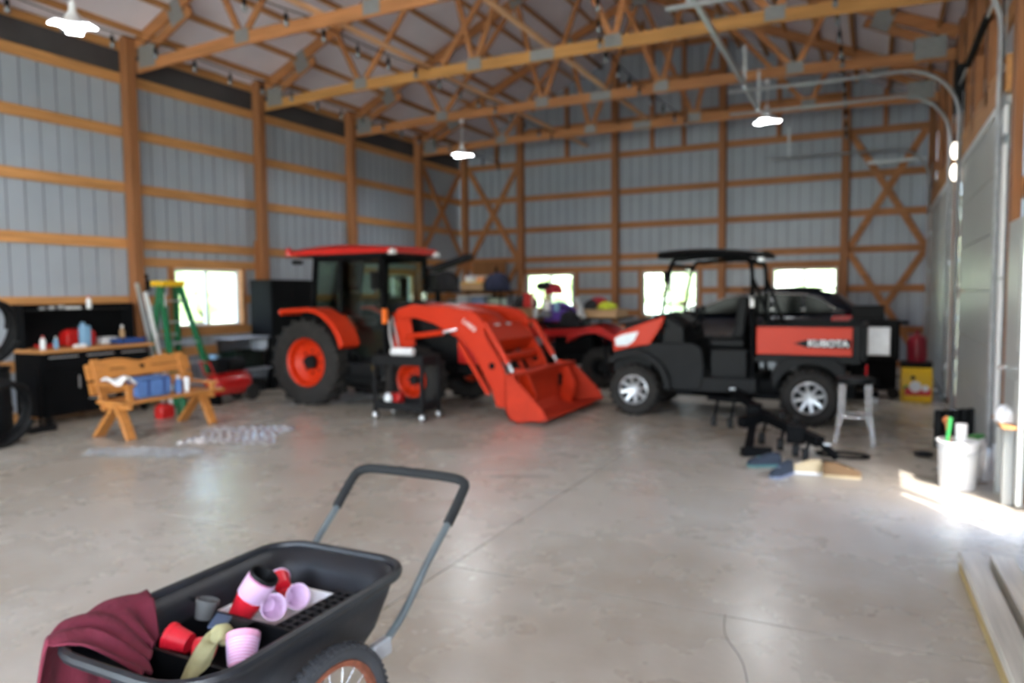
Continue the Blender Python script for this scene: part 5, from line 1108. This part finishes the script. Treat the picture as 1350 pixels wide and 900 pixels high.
# ================================================================== LAMPS
def shop_lamp(x, y, zd, label, zt=4.78, pw=70):
    t = thing('hanging_lamp', label, 'lamp', (x, y, zd), 0, 'hanging lamps')
    obj('cord', M().tube([(0, 0, .22), (.012, 0, zt-zd)], .006, 6), WHITE, t); obj('ceiling_hook', M().lathe([(.04, 0), (.04, .05), (.001, .05)], (0, 0, zt-zd-.05), 'Z', 12), LAMPW, t)
    obj('housing', M().lathe([(.03, .24), (.035, .16), (.07, .10), (.11, .05), (.15, .03), (.155, .012), (.001, .012)], (0, 0, 0), 'Z', 28), LAMPW, t)
    for k in range(3):
        a = 2*PI*k/3+.4; f_ = obj('wing', M().cbox((math.cos(a)*.12, math.sin(a)*.12, .03), .16, .15, .025, Matrix.Rotation(a, 3, 'Z') @ Matrix.Rotation(.12, 3, 'Y')), LAMPW, t, bev=.01)
        obj('led_panel', M().cbox((math.cos(a)*.12, math.sin(a)*.12, .012), .155, .14, .012, Matrix.Rotation(a, 3, 'Z') @ Matrix.Rotation(.12, 3, 'Y')), LED, f_)
    obj('led_disc', M().lathe([(.001, -.006), (.1, -.004), (.1, .012), (.001, .012)], (0, 0, 0), 'Z', 20), LED, t)
    l = bpy.data.lights.new('lamp_light', 'AREA'); l.shape = 'DISK'; l.size = .4; l.energy = pw; l.color = (.93, .97, 1)
    o = bpy.data.objects.new('lamp_light', l); COL.objects.link(o); o.location = (x, y, zd-.03); o.parent = None
shop_lamp(-6.97, 11.94+.05, 4.12, 'hanging white lamp left of centre, below the third truss')
shop_lamp(-1.56, 11.94+.05, 4.14, 'hanging white lamp on the right, before the door tracks')
shop_lamp(-6.97, 4.60, 4.14, 'bright hanging lamp at the top left corner')
shop_lamp(-1.56, 4.65, 4.14, 'hanging lamp above the camera, out of the photograph')
for z, lb in ((3.30, 'upper small oval lamp between the two overhead doors'), (3.03, 'lower small oval lamp between the two overhead doors')):
    t = thing('wall_lamp', lb, 'lamp', (.86, 10.95, z)); obj('lens', M().sphere((0, 0, 0), .07, 14, sz=1.5, sx=.7), mat('warm_lens%d' % int(z*10), (255, 246, 228), .4, var=0, emit=8), t, smooth=60); obj('base', M().box(.03, .08, -.06, .06, -.11, .11), LAMPW, t, bev=.01); obj('arm', M().box(.07, .115, -.02, .02, -.02, .02), GALV, t)
def string_lights(pts, label, nb=None, drop=.13):
    p = thing('string_lights', label, 'string lights', pts[0], 0, None)
    path = []
    for a, b in zip(pts, pts[1:]):
        for j in range(8): u = j/8; q = Vector(a).lerp(Vector(b), u); q.z -= .16*4*u*(1-u)*.35; path.append(q)
    path.append(Vector(pts[-1])); o_ = Vector(pts[0]); obj('cable', M().tube([q-o_ for q in path], .008, 5), BLACKM, p)
    sock = M().tube([(0, 0, 0), (0, 0, -drop*.5)], .006, 5).lathe([(.022, -.13), (.026, -.07), (.012, -.05)], (0, 0, 0), 'Z', 8); bl = M().sphere((0, 0, -.165), .034, 10, sz=1.25)
    ms = mesh('bulb_socket', sock, BLACKM); mg = mesh('bulb', bl, BULB, 60)
    d = 0; last = path[0]; nx = .3
    for a, b in zip(path, path[1:]):
        L_ = (b-a).length
        while d+L_ > nx:
            q = a.lerp(b, (nx-d)/L_)-o_; s_ = obj('bulb_socket', ms, None, p, loc=q); obj('bulb', mg, None, s_); nx += .62
        d += L_
string_lights([(-8.67, 2.2, 4.95), (-8.67, 4.62, 4.93), (-8.66, 7.06, 4.93), (-8.6, 9.5, 4.93), (-8.6, 11.94, 4.93), (-8.6, 14.38, 4.93), (-8.3, 16.3, 4.75)], 'string of bulbs running along the left truss ends')
string_lights([(-6.4, 4.62, 4.95), (-6.3, 7.06, 4.95), (-6.12, 9.5, 4.95), (-6.12, 11.94, 4.95), (-6.1, 14.38, 4.9)], 'string of bulbs along the left bracing board')
string_lights([(-2.6, 7.2, 5.0), (-3.4, 9.6, 4.93), (-3.5, 12.0, 4.93), (-3.3, 14.4, 4.9)], 'string of bulbs right of the centre bracing board')
string_lights([(-.45, 7.0, 4.95), (-.48, 9.5, 4.93), (-.5, 11.94, 4.93), (-.55, 14.38, 4.9), (-.6, 16.35, 4.7)], 'string of bulbs running along the right side trusses')

# ================================================================== FOREGROUND GARDEN CART
V = thing('garden_cart', 'black poly garden cart with wire wheels and grey tube handle', 'cart', (-1.70, 1.6, 0))
def vp(nm, mb, m, bev=0, **k): return obj(nm, mb, m, V, world=True, bev=bev, **k)
def rr(x0, x1, y0, y1, r0, r1, z0, z1, n=7):
    """rounded rectangle; r0 corner radius at the nose (y0), r1 at the back; height runs z0 (nose) to z1 (back)"""
    pts = []
    for cx, cy, r, a0 in ((x1-r1, y1-r1, r1, 0), (x0+r1, y1-r1, r1, 90), (x0+r0, y0+r0, r0, 180), (x1-r0, y0+r0, r0, 270)):
        for i in range(n+1):
            a = math.radians(a0+90*i/n); x, y = cx+r*math.cos(a), cy+r*math.sin(a); u = (y-y0)/(y1-y0); pts.append((x, y, z0+(z1-z0)*u))
    return pts
POLY = mat('black_poly_tub', (16, 19, 25), .48, var=.3, scale=10, bump=.15, spec=.5)
rim_o = rr(-2.005, -1.405, 1.13, 2.06, .17, .14, .615, .62)
rim_i = rr(-1.985, -1.425, 1.15, 2.04, .155, .125, .612, .617)
mid1 = rr(-1.965, -1.445, 1.20, 2.02, .14, .12, .55, .54); mid2 = rr(-1.93, -1.48, 1.33, 1.985, .12, .10, .45, .44); botm = rr(-1.90, -1.51, 1.42, 1.94, .09, .08, .39, .38)
bot2 = rr(-1.85, -1.56, 1.50, 1.88, .06, .05, .385, .375)
mb = M().loft([rim_i, mid1, mid2, botm, bot2], cap=False); n_ = len(botm); mb.add(bot2, [tuple(range(n_))])
vp('tub', mb, POLY, thick=.012, smooth=60)
vp('rolled_rim', M().tube(rr(-2.0, -1.41, 1.135, 2.055, .165, .135, .615, .62), .015, 8, closed=True, ry=.017), POLY)
ft = M(); pth = smoothpath([(-1.46, 1.90, .36), (-1.455, 2.05, .44), (-1.445, 2.20, .58), (-1.44, 2.36, .70)], 5); ft.tube(pth, .0135, 10); ZT = mat('zinc_tube', (120, 132, 138), .38, metal=.7); vp('handle_tube', ft, ZT, smooth=60); ft = M()
pth2 = smoothpath([(-1.96, 1.90, .36), (-1.965, 2.05, .44), (-1.97, 2.20, .58), (-1.975, 2.36, .70)], 5); ft.tube(pth2, .0135, 10)
vp('handle_tube', ft, ZT, smooth=60)
gr = smoothpath([(-1.44, 2.33, .68), (-1.438, 2.43, .765), (-1.45, 2.475, .80), (-1.52, 2.49, .812), (-1.70, 2.49, .815), (-1.90, 2.49, .812), (-1.965, 2.475, .80), (-1.978, 2.43, .765), (-1.975, 2.33, .68)], 6)
vp('foam_grip', M().tube(gr, .0195, 12), mat('foam_grip_rubber', (20, 22, 25), .85, var=.15, bump=.2), smooth=60)
vp('axle', M().tube([(-2.02, 1.60, .26), (-1.37, 1.60, .26)], .011, 8), GALV); vp('axle_bracket', M().box(-1.95, -1.9, 1.56, 1.64, .25, .4), GALV, .004); vp('axle_bracket', M().box(-1.5, -1.45, 1.56, 1.64, .25, .4), GALV, .004)
vp('handle_bracket', M().box(-1.475, -1.445, 1.88, 1.97, .34, .40), GALV, .006); vp('handle_bracket', M().box(-1.975, -1.945, 1.88, 1.97, .34, .4), GALV, .006)
vp('support_leg', M().tube(smoothpath([(-1.86, 1.3, .38), (-1.86, 1.28, .1), (-1.84, 1.28, .015), (-1.56, 1.28, .015), (-1.54, 1.28, .1), (-1.54, 1.3, .38)]), .012, 8), GALV)
vp('warning_label', M().bar((-1.72, 1.215, .47), (-1.56, 1.215, .47), .004, .06, up=(0, -.4, 1)), WHITE, label='white sticker')
RUST = mat('rusty_rim', (128, 74, 54), .6, metal=.3, var=.35, scale=30); TY = mat('bicycle_tyre', (46, 48, 52), .8, var=.2, bump=.3)
for x in (-1.40, -2.03):
    R0_ = .262; yc, zc = 1.60, .262; rt = .024
    prf = [(R0_-rt+rt*math.cos(a), rt*1.1*math.sin(a)) for a in [2*PI*i/12 for i in range(13)]]
    ty_ = vp('tyre', M().lathe(prf, (x, yc, zc), 'X', 56), TY, smooth=60)
    kn = M(); o_ = rootpos(V)
    for k in range(60):
        a = 2*PI*k/60; c, s = math.cos(a), math.sin(a)
        for off, da in ((-.015, 0), (.015, .05), (0, .025)):
            a2 = a+da; c, s = math.cos(a2), math.sin(a2); rr_ = R0_+(.0 if off == 0 else -.006)
            kn.bar(Vector((x+off, yc+c*(rr_-.006), zc+s*(rr_-.006)))-o_, Vector((x+off*1.25, yc+c*(rr_+.004), zc+s*(rr_+.004)))-o_, .011, .014, up=(0, -s, c))
    obj('tread_knobs', kn, TY, ty_, stuff=True)
    rim_ = vp('wheel_rim', M().lathe([(.215, -.013), (.198, -.012), (.194, 0), (.198, .012), (.215, .013), (.211, 0), (.215, -.013)], (x, yc, zc), 'X', 48), RUST)
    vp('wheel_hub', M().lathe([(.001, -.035), (.016, -.035), (.016, -.03), (.024, -.028), (.024, -.022), (.014, -.02), (.014, .02), (.024, .022), (.024, .028), (.016, .03), (.001, .035)], (x, yc, zc), 'X', 20), WHITE)
    for k in range(20):
        a = 2*PI*k/20; b = a+(.5 if k % 2 else -.5); sg = .022*(1 if k % 4 < 2 else -1)
        vp('spoke', M().tube([(x+sg, yc+.022*math.cos(b), zc+.022*math.sin(b)), (x, yc+.2*math.cos(a), zc+.2*math.sin(a))], .0024, 5), CHROME)

# contents of the cart
LIL = mat('lilac_white_plastic', (226, 196, 222), .4, var=.03); CUPR = mat('red_cup_plastic', (205, 28, 44), .35, var=.04)
SEED = mat('black_seed_tray', (22, 22, 24), .5, var=.3, scale=30)
def pose(o, c, d):
    """put o at c with its local z along d"""
    o.location = c; o.rotation_euler = Vector(d).normalized().to_track_quat('Z', 'Y').to_euler()
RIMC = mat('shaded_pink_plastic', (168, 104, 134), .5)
def cup(c, d, outm, inm, label, group='party cups in the garden cart', r=.045, h=.115, rims=1, top=None):
    """a party cup (or nest of cups) lying with its mouth along d"""
    t = thing('party_cup', label, 'cup', (0, 0, 0), 0, group)
    obj('cup_body', M().lathe([(.001, 0), (r*.66, 0), (r*.93, h*.95)], (0, 0, 0), 'Z', 28), outm, t, smooth=50)
    obj('inner_liner', M().lathe([(.001, .004), (r*.62, .004), (r*.9, h*.98), (r*.97, h)], (0, 0, 0), 'Z', 28), inm, t, smooth=50)
    if rims > 1: obj('rim_core', M().lathe([(r*.9, h-.004), (r*.9, h+rims*.0085)], (0, 0, 0), 'Z', 28), RIMC, t, smooth=50)
    for k in range(rims):
        z = h+k*.0085; obj('cup_rim', M().lathe([(r*.9, z-.0045), (r*1.0, z-.004), (r*1.01, z), (r*.9, z+.0008)], (0, 0, 0), 'Z', 28), inm, t, smooth=60)
    if top: obj('black_cup', M().lathe([(r*.96, h+rims*.0085), (r*1.0, h+rims*.0085+.008), (r*.98, h+rims*.0085+.014), (r*.85, h+rims*.0085+.012), (r*.62, h-.03), (.001, h-.03)], (0, 0, 0), 'Z', 28), top, t, smooth=50)
    pose(t, c, d); return t
# open-top crates (dividers)
def tray(nm, x0, x1, y0, y1, z0, z1, m, label, cat='tray', rim=.004, rz=0):
    t = thing(nm, label, cat, ((x0+x1)/2, (y0+y1)/2, z0), rz); a, b = (x1-x0)/2, (y1-y0)/2; h = z1-z0; w = .005
    obj('tray_base', M().box(-a, a, -b, b, 0, w), m, t)
    obj('tray_side', M().box(-a, -a+w, -b, b, w, h).box(a-w, a, -b, b, w, h).box(-a, a, -b, -b+w, w, h).box(-a, a, b-w, b, w, h), m, t)
    obj('tray_rim', M().box(-a-.008, -a+w, -b-.008, b+.008, h, h+rim).box(a-w, a+.008, -b-.008, b+.008, h, h+rim).box(-a, a, -b-.008, -b+w, h, h+rim).box(-a, a, b-w, b+.008, h, h+rim), m, t, bev=.001); return t
tray('nursery_tray', -1.92, -1.56, 1.375, 1.625, .43, .535, BLACKP, 'black open nursery tray in the middle of the cart holding pots')
tray('seedling_flat', -1.915, -1.655, 1.65, 1.93, .43, .515, WHITE, 'white-rimmed flat holding pink-lined cups at the back of the cart')
t = thing('seed_tray', 'black plug tray with square cells on the right side of the cart', 'tray', (-1.553, 1.78, .532), .0); t.rotation_euler = (.0, .0, -.02)
NX, NY, cs = 5, 9, .034; gx, gy = NX*cs/2, NY*cs/2
for i in range(NX+1): obj('cell_wall', M().box(-gx+i*cs-.0035, -gx+i*cs+.0035, -gy, gy, -.04, .003), SEED, t)
for j in range(NY+1): obj('cell_wall', M().box(-gx, gx, -gy+j*cs-.0035, -gy+j*cs+.0035, -.041, .002), SEED, t)
obj('soil', M().box(-gx, gx, -gy, gy, -.04, -.03), mat('dark_soil', (38, 28, 22), .95, var=.5, scale=60), t, stuff=True)
cup((-1.868, 1.683, .475), (.46, .26, .82), CUPR, LIL, 'nested stack of red cups with many pale rims and a black cup on top', rims=8, top=BLACKP, r=.05)
def mouth(c, d, *a, h=.115, **k): c = Vector(c); d_ = Vector(d).normalized(); return cup(c-d_*h, d, *a, h=h, **k)
mouth(P(361, 800, Z=.535), (.80, -.50, .28), CUPR, LIL, 'pink-lined red cup on its side, nearer of the two facing the camera', r=.043)
mouth(P(393, 786, Z=.54), (.86, -.36, .30), CUPR, LIL, 'pink-lined red cup on its side, farther of the two facing the camera', r=.043)
cup((-1.84, 1.88, .53), (-.5, .3, .15), CUPR, LIL, 'red cup lying behind the two pale-lined ones', r=.04, h=.06)
def pot(c, d, m, label, r=.045, h=.085, cat='pot', ribs=0, group='plant pots in the garden cart'):
    t = thing('plant_pot', label, cat, (0, 0, 0), 0, group)
    obj('pot_body', M().lathe([(.001, 0), (r*.72, 0), (r*.93, h*.8), (r*1.0, h*.8), (r*1.02, h), (r*.95, h), (r*.9, h*.78), (r*.68, .005), (.001, .005)], (0, 0, 0), 'Z', 28), m, t, smooth=40)
    for k in range(ribs): z = h*(.12+.85*k/ribs); q = .72+.24*(z/h); obj('rib', M().lathe([(r*q-.001, z-.003), (r*q+.0035, z), (r*q-.001, z+.002)], (0, 0, 0), 'Z', 28), LIL, t, smooth=0)
    pose(t, c, d); return t
pot(P(250, 848, Z=.535), (-.82, -.22, .22), CUPR, 'red plastic pot lying at the left inside the cart', r=.04, h=.07); pot(P(258, 852, Z=.53), (.8, .3, -.1), CUPR, 'smaller red pot nested against the red one, left inside the cart', r=.036, h=.05)
pot(P(318, 880, Z=.54), (-.35, .42, .55), mat('pink_ribbed_plastic', (200, 140, 166), .45), 'pale pink ribbed cup lying bottom-down at the near side of the tray', r=.046, h=.09, ribs=9)
pot(P(300, 826, Z=.535), (.9, .05, -.15), BLACKP, 'black plant pot on its side in the middle tray', r=.043, h=.09)
pot(P(268, 815, Z=.53), (.1, .25, .9), mat('grey_pot', (84, 84, 82), .7), 'small grey pot towards the far side of the tray', r=.036, h=.06)
pot(P(238, 812, Z=.52), (-.1, .5, .8), BLACKP, 'black pot at the far left corner of the tray', r=.038, h=.06)
def sack(loc, label):
    secs_ = []
    for i in range(10):
        t_ = i/9; ring = []
        for j in range(20):
            a = 2*PI*j/20; r_ = .05*(1-.45*t_)*(1+.12*math.sin(3*a+4*t_)+.08*math.sin(8*a-5*t_)); ring.append((r_*math.cos(a)*.7+.02*t_, r_*math.sin(a)*.8+.09*t_, r_*math.sin(a)*.5+.07*math.sin(t_*2.4)))
        secs_.append(ring)
    return one('garden_glove', M().loft(secs_), mat('yellow_green_cloth', (140, 134, 96), .85, var=.2, scale=20, bump=.3), loc, label, 'glove', smooth=70)
sack(P(258, 880, Z=.545), 'crumpled yellow-green garden glove beside the pink ribbed cup')
one('glove_clip', M().box(-.025, .025, -.03, .03, 0, .012), mat('slate_blue_plastic', (60, 74, 96), .5), P(290, 822, Z=.57), 'small slate-blue clip lying above the glove', 'clip', bev=.004, rot=(.3, .2, .4))
# maroon towel over the nose corner
WINE = mat('maroon_towel', (92, 18, 38), .9, var=.12, scale=40, bump=.25)
TR = [[(-2.06, 1.52, .30), (-2.12, 1.15, .28), (-1.93, 1.05, .30)], [(-2.025, 1.48, .60), (-2.055, 1.14, .60), (-1.93, 1.112, .60)], [(-2.0, 1.47, .648), (-2.03, 1.16, .655), (-1.915, 1.138, .642)],
      [(-1.955, 1.45, .615), (-1.93, 1.26, .63), (-1.85, 1.185, .62)], [(-1.87, 1.40, .545), (-1.80, 1.32, .565), (-1.68, 1.225, .555)]]
def drape(u, v):
    row = []
    for r_ in TR:
        a, b, c = [Vector(q) for q in r_]; row.append(a*(1-u)**2+b*2*u*(1-u)+c*u*u)
    q = smoothpath(row, 8); f = v*(len(q)-1); i = min(int(f), len(q)-2); p = q[i].lerp(q[i+1], f-i)
    wv = .010 if v < .2 or v > .7 else .004
    return (p.x+wv*math.sin(u*21+v*3), p.y+wv*.6*math.sin(u*17+1), p.z+.006*math.sin(u*19+v*9)+(wv*.8*math.sin(u*26+2) if v > .6 else 0))
one('towel', M().grid(44, 44, drape), WINE, (-1.95, 1.25, .5), 'maroon towel draped over the nose of the garden cart', 'towel', world=True, thick=.007, smooth=70)
